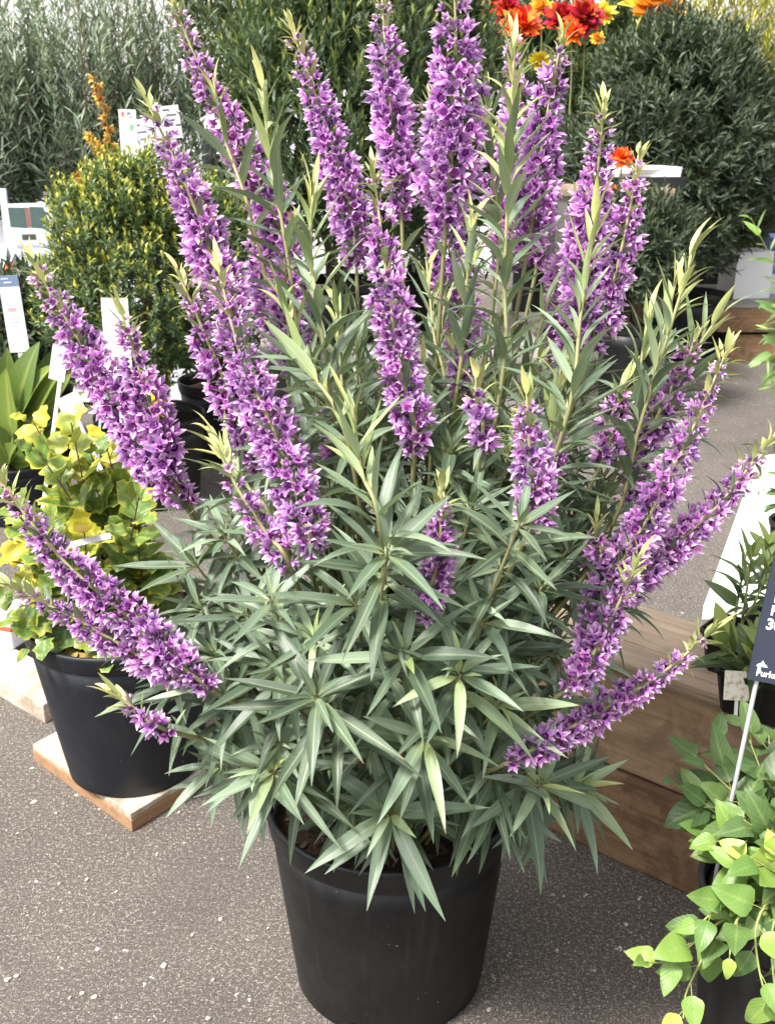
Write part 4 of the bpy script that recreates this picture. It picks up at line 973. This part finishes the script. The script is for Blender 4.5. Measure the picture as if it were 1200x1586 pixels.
for lev, (z, am) in enumerate(((0.03, 0.030), (0.35, 0.018), (TZ - 0.02, 0.004), (TZ + 0.004, 0.0))):
    for k, (x, y) in enumerate(pts):
        s = 1 + am * math.sin(k * 1.3) / 0.7; V.append((x + (0 if lev == 3 else am * math.sin(k * 1.1) * (1 if abs(x) >= W2 - 1e-6 else 0)), y + (am * math.sin(k * 1.1) if abs(y) >= D2 - 1e-6 else 0), z))
for lev in range(3):
    for k in range(m_): F.append((lev * m_ + k, lev * m_ + (k + 1) % m_, (lev + 1) * m_ + (k + 1) % m_, (lev + 1) * m_ + k))
me = bpy.data.meshes.new('tablecloth'); me.from_pydata(V, [], F + [tuple(range(3 * m_, 4 * m_))]); me.update()
cl = link('tablecloth', me, M['cloth'], None, tb.location); tag(cl, 'white cloth hanging to the ground over the long display table', 'tablecloth')

# grey green needle shrubs on the table
def upright_mass(name, pot_loc, pot_r, pot_h, top_z, rx, ry, nst, nneedle, lsize, mat, label, pot_label, seed, tmpl=NEEDLE, lean=0.62, young=0.12, start=0.15, group=None):
    make_pot(pot_loc, pot_r, pot_r * 0.82, pot_h, pot_label, lip=0.03, soil=0.04, chips=0, seed=seed, group='pots of the background shrubs')
    base = np.array([pot_loc[0], pot_loc[1], pot_loc[2] + pot_h - 0.04]); root = thing(name, Vector(base), label, 'shrub', group); r_ = np.random.default_rng(seed); its = []; H = top_z - base[2]
    for i in range(nst):
        a = r_.random() * 6.28; q = math.sqrt(r_.random()); t_ = base + np.array([rx * q * math.cos(a), ry * q * math.sin(a), H * (1 - 0.30 * q ** 2) * r_.uniform(0.30, 1.0)])
        b = base + np.array([pot_r * 0.6 * q * math.cos(a), pot_r * 0.6 * q * math.sin(a), 0.0]); mid = (t_ * 0.5 + b * 0.5) + np.array([rx * 0.30 * q * math.cos(a), ry * 0.30 * q * math.sin(a), 0.0]) + r_.normal(0, 0.05, 3); t_ = t_ + np.array([r_.normal(0, 0.09), r_.normal(0, 0.06), 0])
        P = Path(spline([t_, mid, b], 10))
        if i % 6 == 0: tube_obj('stem', P.P[::-1], 0.006, 0.002, M['stem_wood'], root, base, 5)
        az = r_.random() * 6.28; yg = r_.random() < young
        for k in range(nneedle):
            f = (k + r_.random()) / nneedle * 0.92; p, T = P.at(f * P.L); T = -T; az += 2.4; aa = cr(T, [.3, .9, .2]); aa /= np.linalg.norm(aa); bb = cr(T, aa); O = math.cos(az) * aa + math.sin(az) * bb; dd = lean + 0.35 * f + r_.normal(0, 0.12)
            its.append((tmpl[r_.integers(len(tmpl))], frame(p, math.cos(dd) * T + math.sin(dd) * O, T, lsize * r_.uniform(0.7, 1.25)), float(np.clip((0.95 - f * 2 if yg else 0.55 - 0.5 * f) + r_.normal(0, 0.12), 0, 1))))
    build_mass('foliage', its, M[mat], root, base); return root
for k, (px, ry_, top, rx) in enumerate(((165, 5.95, 2.5, 0.52), (-8, 5.9, 2.4, 0.34), (-70, 6.3, 2.3, 0.35))):
    c = at_y(px, 300, ry_)
    upright_mass('needle_shrub', (c.x, ry_, TZ + 0.006), 0.19, 0.30, top, rx, 0.30, (500, 270, 180)[k], 46, 0.082, 'rosemary', ('large grey green needle leaved shrub on the table behind the rounded shrub', 'tall thin grey green needle shrub beside the large one on the table', 'narrow grey green needle shrub at the end of the table')[k], ('black pot of the large grey green needle shrub', 'black pot of the tall thin needle shrub', 'black pot of the narrow needle shrub')[k], 31 + k)
# broader green shrub above the left spikes
for k, (px, py, Y, r3, ns, lab) in enumerate((((360), 60, 6.6, (0.36, 0.30, 0.60), 700, 'bright green narrow leaved shrub behind the leftmost tall purple spike'), (520, 210, 5.3, (0.56, 0.42, 0.78), 2100, 'dense dark green shrub with yellow shoot tips behind the central purple spikes'), (675, 200, 5.7, (0.36, 0.36, 0.80), 1200, 'dark green shrub with lance leaves between the central spikes and the red dahlias'))):
    c = at_y(px, py, Y); z0 = max(0.4, c.z - r3[2])
    shrub_mass('leafy_shrub', (c.x, Y, 0.42 if k else 0.0), 0.22, (z0 + 0.12 - (0.42 if k else 0.0)), (c.x, Y, c.z), r3, ns, 11, 0.14, MIDLEAF, 0.078, 'mid', lab, ('black pot of the bright green narrow leaved shrub', 'black pot under the dark green shrub with yellow tips', 'black pot under the dark green lance leaved shrub')[k], young=(0.9, 0.55, 0.25)[k], upright=0.6, seed=41 + k, div=0.65)
bl = thing('timber_bench', (at_y(600, 400, 5.5).x, 5.5, 0), 'low grey timber bench under the dark green shrubs behind the purple spikes', 'bench')
for k in range(5): box('slat', (0, -0.5 + 0.25 * k, 0.385), (1.5, 0.235, 0.032), M['grey_timber'], bl)
for sx in (-0.6, 0.6): box('leg', (sx, 0, 0), (0.08, 1.1, 0.383), M['grey_timber'], bl)

# dark hedge ball (right) in its big pot
HB = at_z(1046, 548, 0.0); c = at_y(1040, 255, HB.y); hr = at_y(1046, 452, HB.y).z
shrub_mass('dark_ball_shrub', (HB.x, HB.y, 0), 0.30, hr, (c.x, HB.y, c.z), (0.70, 0.60, 0.84), 3900, 10, 0.11, MIDLEAF, 0.085, 'dark', 'big rounded very dark green shrub in a black tub beside the timber pallet', 'big black tub under the very dark rounded shrub', young=0.16, upright=0.4, seed=60, shell=0.5)
c = at_y(985, 395, 5.5)
shrub_mass('dark_ball_shrub', (c.x, 5.5, 0), 0.17, 0.48, (c.x, 5.5, c.z), (0.27, 0.25, 0.30), 800, 10, 0.10, MIDLEAF, 0.075, 'dark', 'smaller dark green shrub in front of the wooden counter', 'black pot of the smaller dark shrub in front of the counter', young=0.12, upright=0.4, seed=61, shell=0.5)
# golden conifer behind it
c = at_y(1170, 90, 8.3)
upright_mass('golden_conifer', (c.x, 8.3, 0), 0.3, 0.5, 3.0, 0.85, 0.4, 800, 44, 0.11, 'conifer', 'golden yellow feathery conifer behind the dark rounded shrub', 'black tub of the golden conifer', 71, young=0.5)

# pallet of timbers on the right, white cartons, blue tub
pz = 0.36; pf0 = at_y(1112, 500, 6.75)
pal = thing('timber_pallet', (pf0.x + 0.75, 7.2, 0), 'grey topped timber pallet with brown front beams beside the dark shrub tub', 'pallet')
box('front_beam', (0, -0.42, 0.19), (1.5, 0.07, 0.15), M['sleeper'], pal); box('front_beam', (0.04, -0.40, 0.0), (1.42, 0.07, 0.17), M['sleeper'], pal)
for k in range(5): box('slat', (-0.62 + 0.0, -0.37 + 0.19 * k, 0.342), (1.5, 0.175, 0.02), M['grey_timber'], pal).location.x = 0
box('beam', (0, 0.4, 0.0), (1.5, 0.07, 0.34), M['sleeper'], pal)
p = at_y(1150, 455, 7.1); ct = box('carton', (p.x, 7.1, 0.363), (0.26, 0.22, 0.30), M['white'], None, R(12)); tag(ct, 'tall white carton standing on the timber pallet', 'carton')
p = at_y(1195, 440, 7.0); ct = box('carton', (p.x + 0.05, 7.3, 0.363), (0.22, 0.16, 0.12), M['white'], None, R(-20)); tag(ct, 'low white carton at the right of the timber pallet', 'carton')
p = at_y(1196, 400, 7.4); tu = thing('plastic_tub', (p.x + 0.08, 7.42, 0.363), 'pale blue plastic tub on the timber pallet behind the white carton', 'tub')
V, F = lathe([(0.001, 0.0), (0.12, 0.0), (0.15, 0.34), (0.165, 0.34), (0.165, 0.36), (0.14, 0.36), (0.11, 0.01)], 32); link('body', np_mesh('body', V, F), M['blue_pale'], tu)

# stand for the dahlias, counter with tray and papers
cz = 1.06; cx = at_y(880, 290, 7.6).x
cn = thing('plant_stand', (cx, 7.75, 0), 'wooden stand under the dahlia plant behind the purple shrub', 'stand')
box('stand_top', (0, 0, cz - 0.04), (0.9, 0.6, 0.04), M['grey_timber'], cn)
for sx in (-0.4, 0.4):
    for sy in (-0.25, 0.25): box('leg', (sx, sy, 0), (0.06, 0.06, cz - 0.042), M['grey_timber'], cn, bevel=0)
kz = at_y(1000, 292, 5.8).z; kx = at_y(950, 290, 5.9).x
cn = thing('counter', (kx, 6.05, 0), 'wooden topped counter with a tray and papers left of the dark rounded shrub', 'counter')
box('counter_top', (0, 0, kz - 0.04), (0.62, 0.46, 0.04), M['sleeper_top'], cn)
for sx in (-0.27, 0.27):
    for sy in (-0.19, 0.19): box('leg', (sx, sy, 0), (0.05, 0.05, kz - 0.042), M['grey_timber'], cn, bevel=0)
p = at_y(995, 270, 6.0); tr_ = box('tray', (p.x, 6.05, kz + 0.002), (0.42, 0.26, 0.05), M['black'], None, R(6)); tag(tr_, 'shallow black tray on the wooden counter', 'tray')
for k in range(3):
    o = box('paper_sheet', (p.x - 0.02 + 0.02 * k, 6.06, kz + 0.054 + 0.017 * k), (0.40 - 0.05 * k, 0.27, 0.015), M['white'], None, R(4 + 7 * k), bevel=0); tag(o, ('lowest white paper pad on the black tray', 'middle white paper pad on the black tray', 'topmost white paper pad on the black tray')[k], 'paper', 'paper pads on the tray')

PETAL = [leaf_tmpl(oblong, 4, 0.42, cu_, 0.16) for cu_ in (-0.5, 0.0, 0.4)]
def dahlia(c, rad, mat, label, nlay=5, group='dahlia flowers', facing=(0, -0.75, 0.65), stem_to=None, cat='flower', name='dahlia'):
    root = thing(name, Vector(c), label, cat, group); Fd = np.array(facing, float); Fd /= np.linalg.norm(Fd); a = cr(Fd, [0.9, 0.1, 0.3]); a /= nrm(a); b = cr(Fd, a)
    if stem_to is not None: tube_obj('stem', spline([np.array(stem_to), (np.array(stem_to) + c) / 2 + np.array([0.01, 0.01, 0]), np.array(c)], 8), 0.006, 0.004, M['stem_vine'], root, np.array(c), 5)
    for ly in range(nlay):
        f = ly / max(1, nlay - 1); npet = int(13 - 6 * f)
        for k in range(npet):
            az = 2 * math.pi * (k + 0.5 * (ly % 2)) / npet + rng.normal(0, 0.08); O = math.cos(az) * a + math.sin(az) * b; el = 0.15 + 1.15 * f + rng.normal(0, 0.1); Dr = math.cos(el) * O + math.sin(el) * Fd
            place_single('petal', (PETAL[rng.integers(3)], frame(np.array(c) + Fd * 0.02 * rad * ly * 4 + O * rad * 0.08, Dr, Fd - O * 0.3, rad * (1.0 - 0.45 * f) * rng.uniform(0.85, 1.1), rad * rng.uniform(0.8, 1.1)), 0.2), M[mat], root, c)
    return root
def dah(px, py, Y, rad_px, mat, label, **kw):
    c = Pn(px, py, Y); return dahlia(c, rad_px * (1.3 if rad_px > 12 else 1.0) / FPX * Y, mat, label, stem_to=c + np.array([0.02, 0.05, -0.55]), **kw)
dah(1012, 12, 7.6, 36, 'orange_petal', 'big orange dahlia flower above the dark rounded shrub', nlay=6)
dah(905, 30, 7.4, 24, 'red_petal', 'deep red dahlia flower left of the big orange one')
dah(868, 32, 7.5, 22, 'red_petal', 'deep red dahlia flower beside a purple spike tip')
dah(806, 45, 7.3, 26, 'scarlet_petal', 'scarlet dahlia flower between two purple spikes')
dah(786, 20, 7.5, 20, 'red_petal', 'dark red dahlia flower above the scarlet one')
dah(885, 52, 7.3, 16, 'scarlet_petal', 'scarlet dahlia flower below the two deep red ones', nlay=4)
dah(760, 10, 7.6, 18, 'red_petal', 'dark red dahlia flower at the left end of the dahlia plant', nlay=4)
dah(925, 60, 7.3, 12, 'orange_petal', 'small orange dahlia flower below the yellow one', nlay=3)
dah(838, 12, 7.6, 14, 'orange_petal', 'small orange dahlia flower between the red ones', nlay=3)
dah(932, 22, 7.6, 16, 'yellow_petal', 'yellow and red edged dahlia flower beside the deep red ones', nlay=3)
dah(835, 95, 7.3, 14, 'yellow_petal', 'small yellow flower under the red dahlias', nlay=3)
dah(744, 85, 7.2, 12, 'scarlet_petal', 'small scarlet flower next to the thickest purple spike', nlay=3)
dah(962, 246, 5.7, 16, 'scarlet_petal', 'scarlet flower in front of the white papers on the counter', nlay=3)
dah(958, 302, 5.7, 15, 'scarlet_petal', 'scarlet flower at the front edge of the counter', nlay=3)
dah(992, 308, 5.7, 9, 'red_petal', 'small red flower at the front edge of the counter', nlay=2)
dah(1178, 120, 7.2, 9, 'yellow_petal', 'small yellow flower at the shoulder of the dark rounded shrub', nlay=2, name='yellow_flower'); dah(1196, 112, 7.2, 9, 'yellow_petal', 'small yellow flower between golden conifer and dark shrub', nlay=2, name='yellow_flower')
c = at_y(865, 100, 7.7); shrub_mass('dahlia_plant', (c.x, 7.75, cz + 0.002), 0.17, 0.24, (c.x, 7.75, cz + 0.46), (0.42, 0.25, 0.30), 420, 8, 0.12, MIDLEAF, 0.09, 'mid', 'leafy dahlia plant on the counter carrying red and orange flowers', 'black pot of the dahlias on the counter', young=0.1, seed=81)

for k, (px, py, ns, lab) in enumerate(((830, 60, 900, 'wide dark green shrub behind the red dahlias'), (960, 70, 700, 'green shrub between the red and the orange dahlias'))):
    c = at_y(px, py, 8.9); shrub_mass('leafy_shrub', (c.x, 8.9, 0), 0.3, 0.5, (c.x, 8.9, 1.45), (0.62, 0.4, 0.95), ns, 10, 0.2, MIDLEAF, 0.13, 'mid', lab, ('black tub of the wide dark shrub behind the dahlias', 'black tub of the green shrub between the dahlias')[k], young=0.15, seed=95 + k)
# plant at the right edge in a black pot
rp = at_z(1248, 700, 0.0); rz = at_y(1240, 545, rp.y).z
make_pot((rp.x, rp.y, 0), 0.175, 0.14, rz, 'black pot standing on the pavement beside the timber pallet', lip=0.03, soil=0.03, chips=30, seed=14)
ro = np.array([rp.x, rp.y, rz - 0.03]); sp = []
for (x, y, dy) in [(1162, 335, -0.1), (1185, 470, -0.15), (1180, 560, -0.2), (1190, 510, 0), (1200, 430, 0), (1215, 480, -.1), (1235, 420, 0), (1195, 600, -.2), (1225, 540, -.2)]:
    t_ = Pn(x, y, rp.y + dy); sp.append(([t_, t_ * .45 + ro * .55 + np.array([-.03, 0, .05]), ro + np.array([rng.uniform(-.05, .05), 0, 0])], {'n': 13, 'tint': (0.15, 0.7)}))
leafy_plant('young_plant', ro, 'green leafy plant with one tall thin sprig in a pot by the pallet', 'plant', sp, [BROAD[0], BROAD[2], LANCE[3]], 'vine', 'stem_vine', size=(0.075, 0.12), pet=0.01, nleaf=12)

# ================================================================== LEFT SIDE: broad leaf plant, labels, signs, flowers
bp = at_z(28, 800, 0.0); bz = at_y(30, 712, bp.y).z
make_pot((bp.x, bp.y, 0), 0.16, 0.125, bz, 'slate grey pot behind the variegated plant, holding the broad leaved plant', lip=0.03, mat='pot_slate', soil=0.02, chips=30, seed=21)
bo = np.array([bp.x, bp.y, bz - 0.02]); root = thing('broad_leaf_plant', Vector(bo), 'plant with large upright glossy olive green leaves behind the variegated plant', 'plant')
for (x, y, wpx, tn) in [(30, 555, 40, .5), (48, 528, 52, .3), (68, 560, 48, .45), (92, 560, 44, .35), (108, 575, 40, .55), (20, 600, 46, .6), (60, 610, 56, .3), (5, 570, 46, .7), (40, 650, 44, .9), (75, 650, 40, .5), (-10, 610, 50, .5), (20, 665, 46, .4), (60, 680, 40, .2), (120, 600, 42, .4), (82, 535, 40, .3), (10, 540, 46, .5), (112, 645, 38, .3), (-15, 660, 44, .3), (100, 620, 44, .2), (15, 690, 40, .3), (50, 715, 36, .25)]:
    t_ = Pn(x, y, bp.y + rng.uniform(-.16, .05)); b = bo + np.array([rng.uniform(-.05, .05), rng.uniform(-.05, .05), 0.02]); L = np.linalg.norm(t_ - b); Dr = (t_ - b) / L; L2 = min(L, 0.27); s = t_ - Dr * L2
    o = place_single('leaf', (BROAD[rng.integers(4)], frame(s, Dr, np.array([-Dr[0] + rng.normal(0, 0.25), -0.9, 0.5]), L2, wpx / FPX * bp.y / 0.36), tn * 0.8), M['broad'], root, bo)
    V, F, T_ = tube(np.array([b, (b + s) / 2, s + Dr * 0.01]), 0.005, 0.003, 5); link('petiole', np_mesh('petiole', V - bo, F, None, {'tint': T_}), M['stem_vine'], root)

def label_stake(loc, w_, h_, low_z, label, tilt=(0, 0, 0), mat='card', group='plant labels'):
    root = thing('plant_label', loc, label, 'label', group); root.rotation_euler = tilt
    c_ = card_box('card', w_, h_, M[mat], root, (-w_ / 2, 0, 0)); card_box('stake', w_ * 0.25, max(0.05, loc[2] - low_z), M[mat], root, (-w_ * 0.125, 0.003, -max(0.05, loc[2] - low_z)), 0.003)
    return root, c_
def bar(parent, x, z, w_, h_, mat, name='print'): return card_box(name, w_, h_, M[mat], parent, (x, -0.0012, z), 0.0008)
Yl = bp.y - 0.03; s_ = Yl / FPX
lb, cd = label_stake(at_y(31, 545, Yl), 30 * s_, 118 * s_, bo[2], 'tall white plant label with slate blue header in the broad leaved plant', (0, R(-2.5), R(6)))
w_, h_ = 30 * s_, 118 * s_
bar(cd, 0, h_ * 0.86, w_, h_ * 0.14, 'slate_ink', 'header'); bar(cd, w_ * .15, h_ * .955, w_ * .35, h_ * .012, 'card', 'print').location.y = -0.002; bar(cd, w_ * .25, h_ * .905, w_ * .4, h_ * .014, 'card', 'print').location.y = -0.002
bar(cd, w_ * .25, h_ * .54, w_ * .42, h_ * .05, 'ink_pink'); bar(cd, w_ * .22, h_ * .62, w_ * .35, h_ * .012, 'ink_pale')
for z, x, ww in ((.44, .2, .6), (.39, .2, .55), (.34, .22, .5)): bar(cd, w_ * x, h_ * z, w_ * ww, h_ * .010, 'ink_pale')
# white labels at the rounded shrub
lb, cd = label_stake(at_y(186, 592, 3.55), 42 * 3.55 / FPX, 132 * 3.55 / FPX, 0.0, 'plain white label with a pink mark in front of the rounded shrub', (0, R(1), R(-4))); bar(cd, 0.052, 0.245, 0.025, 0.010, 'ink_pink')
for k in range(3): bar(cd, 0.018, 0.16 - 0.02 * k, 0.05, 0.003, 'ink_pale')
lb, cd = label_stake(at_y(158, 592, 3.50), 14 * 3.5 / FPX, 80 * 3.5 / FPX, 0.0, 'narrow grey white label beside the plain white one', (0, R(8), R(10)), mat='card_blue')
wl_ = thing('plant_label', at_y(92, 590, 3.2), 'white label leaning among the left purple spikes', 'label', 'plant labels'); card_box('card', 0.05, 0.11, M['card'], wl_, (-0.035, 0, 0)); card_box('stake', 0.012, wl_.location.z, M['card'], wl_, (-0.005, 0.002, -wl_.location.z), 0.003); wl_.rotation_euler = (0, R(14), R(-8))
pk = thing('flower_packet', at_y(118, 645, 2.75), 'white card with a coral and yellow print above the variegated plant', 'card'); card_box('card', 0.062, 0.062, M['card'], pk, (-0.03, 0, 0)); poly_card('print', [(0.0, 0.0), (0.030, 0.002), (0.030, 0.028), (0.012, 0.034), (-0.004, 0.018)], M['ink_orange'], pk, (0, -0.001, 0)); card_box('stake', 0.008, 0.30, M['card'], pk, (-0.004, 0.002, -0.30), 0.003); pk.rotation_euler = (R(-20), R(-25), R(5))
dahlia(Pn(243, 628, 3.3), 0.045, 'yellow_petal', 'yellow flower head beside the purple spikes and the black pot', 3, None, (0.2, -0.9, 0.2), stem_to=Pn(240, 740, 3.4), name='yellow_flower')
# tall label above rounded shrub
Yl = 4.55; s_ = Yl / FPX; lb, cd = label_stake(at_y(202, 252, Yl), 25 * s_, 74 * s_, 0.7, 'slim white label with red and green marks above the rounded shrub', (0, R(0.8), R(2))); w_, h_ = 25 * s_, 74 * s_
poly_card('print', [(w_ * .14, h_ * .86), (w_ * .2, h_ * .96), (w_ * .3, h_ * .96), (w_ * .34, h_ * .86), (w_ * .28, h_ * .86), (w_ * .24, h_ * .92), (w_ * .2, h_ * .86)], M['ink_red'], cd, (0, -0.0012, 0)); bar(cd, w_ * .48, h_ * .90, w_ * .07, h_ * .05, 'ink'); bar(cd, w_ * .58, h_ * .90, w_ * .07, h_ * .06, 'ink'); bar(cd, w_ * .58, h_ * .84, w_ * .18, h_ * .045, 'ink_pink')
poly_card('print', [(w_ * .66, h_ * .58), (w_ * .80, h_ * .67), (w_ * .82, h_ * .72), (w_ * .60, h_ * .72), (w_ * .60, h_ * .65)], M['ink_green'], cd, (0, -0.0012, 0)); bar(cd, w_ * .18, h_ * .69, w_ * .3, h_ * .015, 'ink_pale'); text_mesh('lettering', 'Pal', h_ * .06, M['ink_pale'], cd, (w_ * .22, -0.0014, h_ * .30))
Yl = 5.2; s_ = Yl / FPX
for k, (px, py, ww, hh, lab) in enumerate(((236, 252, 50, 62, 'white printed sheet beside the slim label above the rounded shrub'), (268, 214, 30, 46, 'white sheet with dark print behind the second purple spike'))):
    lb, cd = label_stake(at_y(px, py, Yl + 0.1 * k), ww * s_, hh * s_, 0.7, lab, (0, R(-6), R(-8 + 14 * k)), mat='card_blue' if k == 0 else 'card')
    for q in range(4): bar(cd, 0.02 + 0.01 * q, hh * s_ * (0.85 - 0.16 * q), 0.03 + 0.02 * (q % 2), 0.008, 'ink')
# picture card standing at the table front
Yl = 5.35; s_ = Yl / FPX
pc = thing('picture_sign', at_y(22, 425, Yl), 'pale blue picture sign showing a white vehicle window and two text lines', 'sign'); w_, h_ = 82 * s_, 104 * s_
poly_card('card', [(0, 0), (w_ * 1.02, 0), (w_ * 0.86, h_ * .78), (w_ * .74, h_), (0, h_)], M['card_blue'], pc, (0, 0.002, 0), 0.003)
poly_card('window_frame', [(0, h_ * .60), (w_ * .85, h_ * .54), (w_ * .72, h_ * .99), (w_ * .02, h_)], M['card'], pc, (0, -0.0012, 0), 0.0008)
for a, b in ((.06, .36), (.44, .74)):
    poly_card('window_print', [(w_ * a, h_ * (.68 - .05 * a)), (w_ * (b + (.06 if b > .5 else 0)), h_ * (.68 - .07 * b)), (w_ * (b - (.05 if b > .5 else 0)), h_ * .94), (w_ * a, h_ * .95)], M['ink_window'], pc, (0, -0.0022, 0), 0.0008)
poly_card('pillar_print', [(w_ * .365, h_ * .665), (w_ * .435, h_ * .66), (w_ * .43, h_ * .94), (w_ * .365, h_ * .945)], M['ink_brick'], pc, (0, -0.0024, 0), 0.0008); bar(pc, w_ * .24, h_ * .49, w_ * .25, h_ * .075, 'ink_olive').location.y = -0.002
text_mesh('lettering', 'Bipaiin Eutoshar Dinesses', h_ * .075, M['ink_pale'], pc, (w_ * .12, -0.003, h_ * .38)); text_mesh('lettering', 'Labiaitoc Internsial Garen', h_ * .065, M['ink_pale'], pc, (w_ * .08, -0.003, h_ * .26)); bar(pc, w_ * .08, h_ * .10, w_ * .8, h_ * .02, 'slate_ink').location.y = -0.002
card_box('stand', 0.02, pc.location.z, M['white'], pc, (w_ * .4, 0.012, -pc.location.z), 0.006); pc.rotation_euler = (0, R(-1.5), R(4))
pst = thing('display_post', (at_y(15, 400, 5.4).x, 5.42, 0), 'slim pale grey post standing next to the picture sign', 'post'); box('post', (0, 0, 0), (0.035, 0.02, at_y(12, 292, 5.4).z), M['card_blue'], pst); box('foot', (0, 0, 0), (0.12, 0.10, 0.012), M['card_blue'], pst)
p = at_y(-12, 340, 5.8); o = box('carton', (p.x - 0.08, 5.85, TZ + 0.006), (0.40, 0.28, p.z - TZ), M['cloth'], None, R(4)); tag(o, 'white carton on the clothed table by the pale grey post', 'carton')
o = box('black_case', (p.x - 0.05, 5.88, p.z + 0.009), (0.30, 0.22, 0.15), M['black'], None, R(4), 0.01); tag(o, 'small black case on top of the white carton', 'case')
# blue crate with orange flowers behind the tall label
ob = at_y(-5, 500, 4.8); crate = thing('plastic_crate', (ob.x, 4.8, 0), 'blue plastic crate holding orange and yellow flowers behind the tall label', 'crate'); zc = at_y(0, 470, 4.8).z
for dx, dy, sx_, sy_ in ((0, -.12, .46, .012), (0, .12, .46, .012), (-.224, 0, .012, .228), (.224, 0, .012, .228)): box('side', (dx, dy, 0), (sx_, sy_, zc), M['blue'], crate, 0, 0.002)
box('floor', (0, 0, zc - 0.2), (.43, .22, .012), M['blue'], crate, 0, 0)
for k, (x, y, rp_, mt, lab) in enumerate(((8, 430, 17, 'orange_petal', 'orange flower above the blue crate'), (18, 415, 12, 'scarlet_petal', 'scarlet flower above the blue crate'), (6, 458, 14, 'yellow_petal', 'yellow flower at the rim of the blue crate'), (40, 438, 9, 'scarlet_petal', 'small scarlet flower hiding behind the tall label'))):
    c = Pn(x, y, 4.75); dahlia(c, rp_ * 4.75 / FPX, mt, lab, 3, 'flowers in the blue crate', stem_to=np.array([ob.x + 0.05, 4.8, zc - 0.18]), name='crate_flower')
gp_ = at_y(60, 600, 4.45); shrub_mass('leafy_shrub', (gp_.x, 4.45, 0), 0.15, 0.42, (gp_.x, 4.45, 0.60), (0.26, 0.2, 0.26), 380, 9, 0.10, MIDLEAF, 0.09, 'dark', 'low dark green plant behind the tall label', 'black pot of the low dark green plant', young=0.1, seed=90)
# carton with red band at the left edge
p = at_z(0, 1005, 0.056); cb_ = thing('printed_carton', (p.x - 0.05, p.y + 0.10, 0.056), 'grey white carton with a red band behind the slate pot', 'carton')
box('body', (0, 0, 0), (0.24, 0.14, 0.085), M['cloth'], cb_, R(-20), 0.004); box('red_band', (0, 0, 0.052), (0.242, 0.142, 0.018), M['ink_red'], cb_, R(-20), 0.004)

# ================================================================== SMALL LITTER ON THE PAVEMENT
for k, (x, y, s) in enumerate(((53, 1244, 15), (87, 1261, 9), (27, 1293, 8), (92, 1371, 9), (135, 1364, 12), (12, 1519, 16), (26, 1514, 12), (127, 1541, 15), (147, 1546, 16), (108, 1548, 9), (254, 1498, 17), (330, 1520, 11), (298, 1450, 11), (341, 1426, 13), (322, 1580, 14), (243, 1325, 10), (180, 1383, 10), (277, 1260, 8), (873, 1390, 8), (970, 1434, 12), (960, 1470, 9), (862, 1474, 9), (757, 1566, 12), (415, 1440, 8))):
    p = at_z(x, y, 0.0); s = s / FPX * p.length * 0.40; n = 7; r2 = random.Random(k); pts = [(s * r2.uniform(.45, 1) * math.cos(6.28 * i / n) * 1.3, s * r2.uniform(.45, 1) * math.sin(6.28 * i / n)) for i in range(n)]
    V = [(a, b, 0.001) for a, b in pts] + [(a * .9, b * .9, 0.0035) for a, b in pts]; F = [tuple(range(n, 2 * n))] + [(i, (i + 1) % n, n + (i + 1) % n, n + i) for i in range(n)]
    me = bpy.data.meshes.new('pale_chip'); me.from_pydata(V, [], F); me.update(); o = link('pale_chip', me, M['chip'], None, (p.x, p.y, 0.0005)); o.rotation_euler[2] = r2.uniform(0, 6); tag(o, 'small pale chip lying on the dark speckled pavement', 'chip', 'pale chips scattered on the pavement')
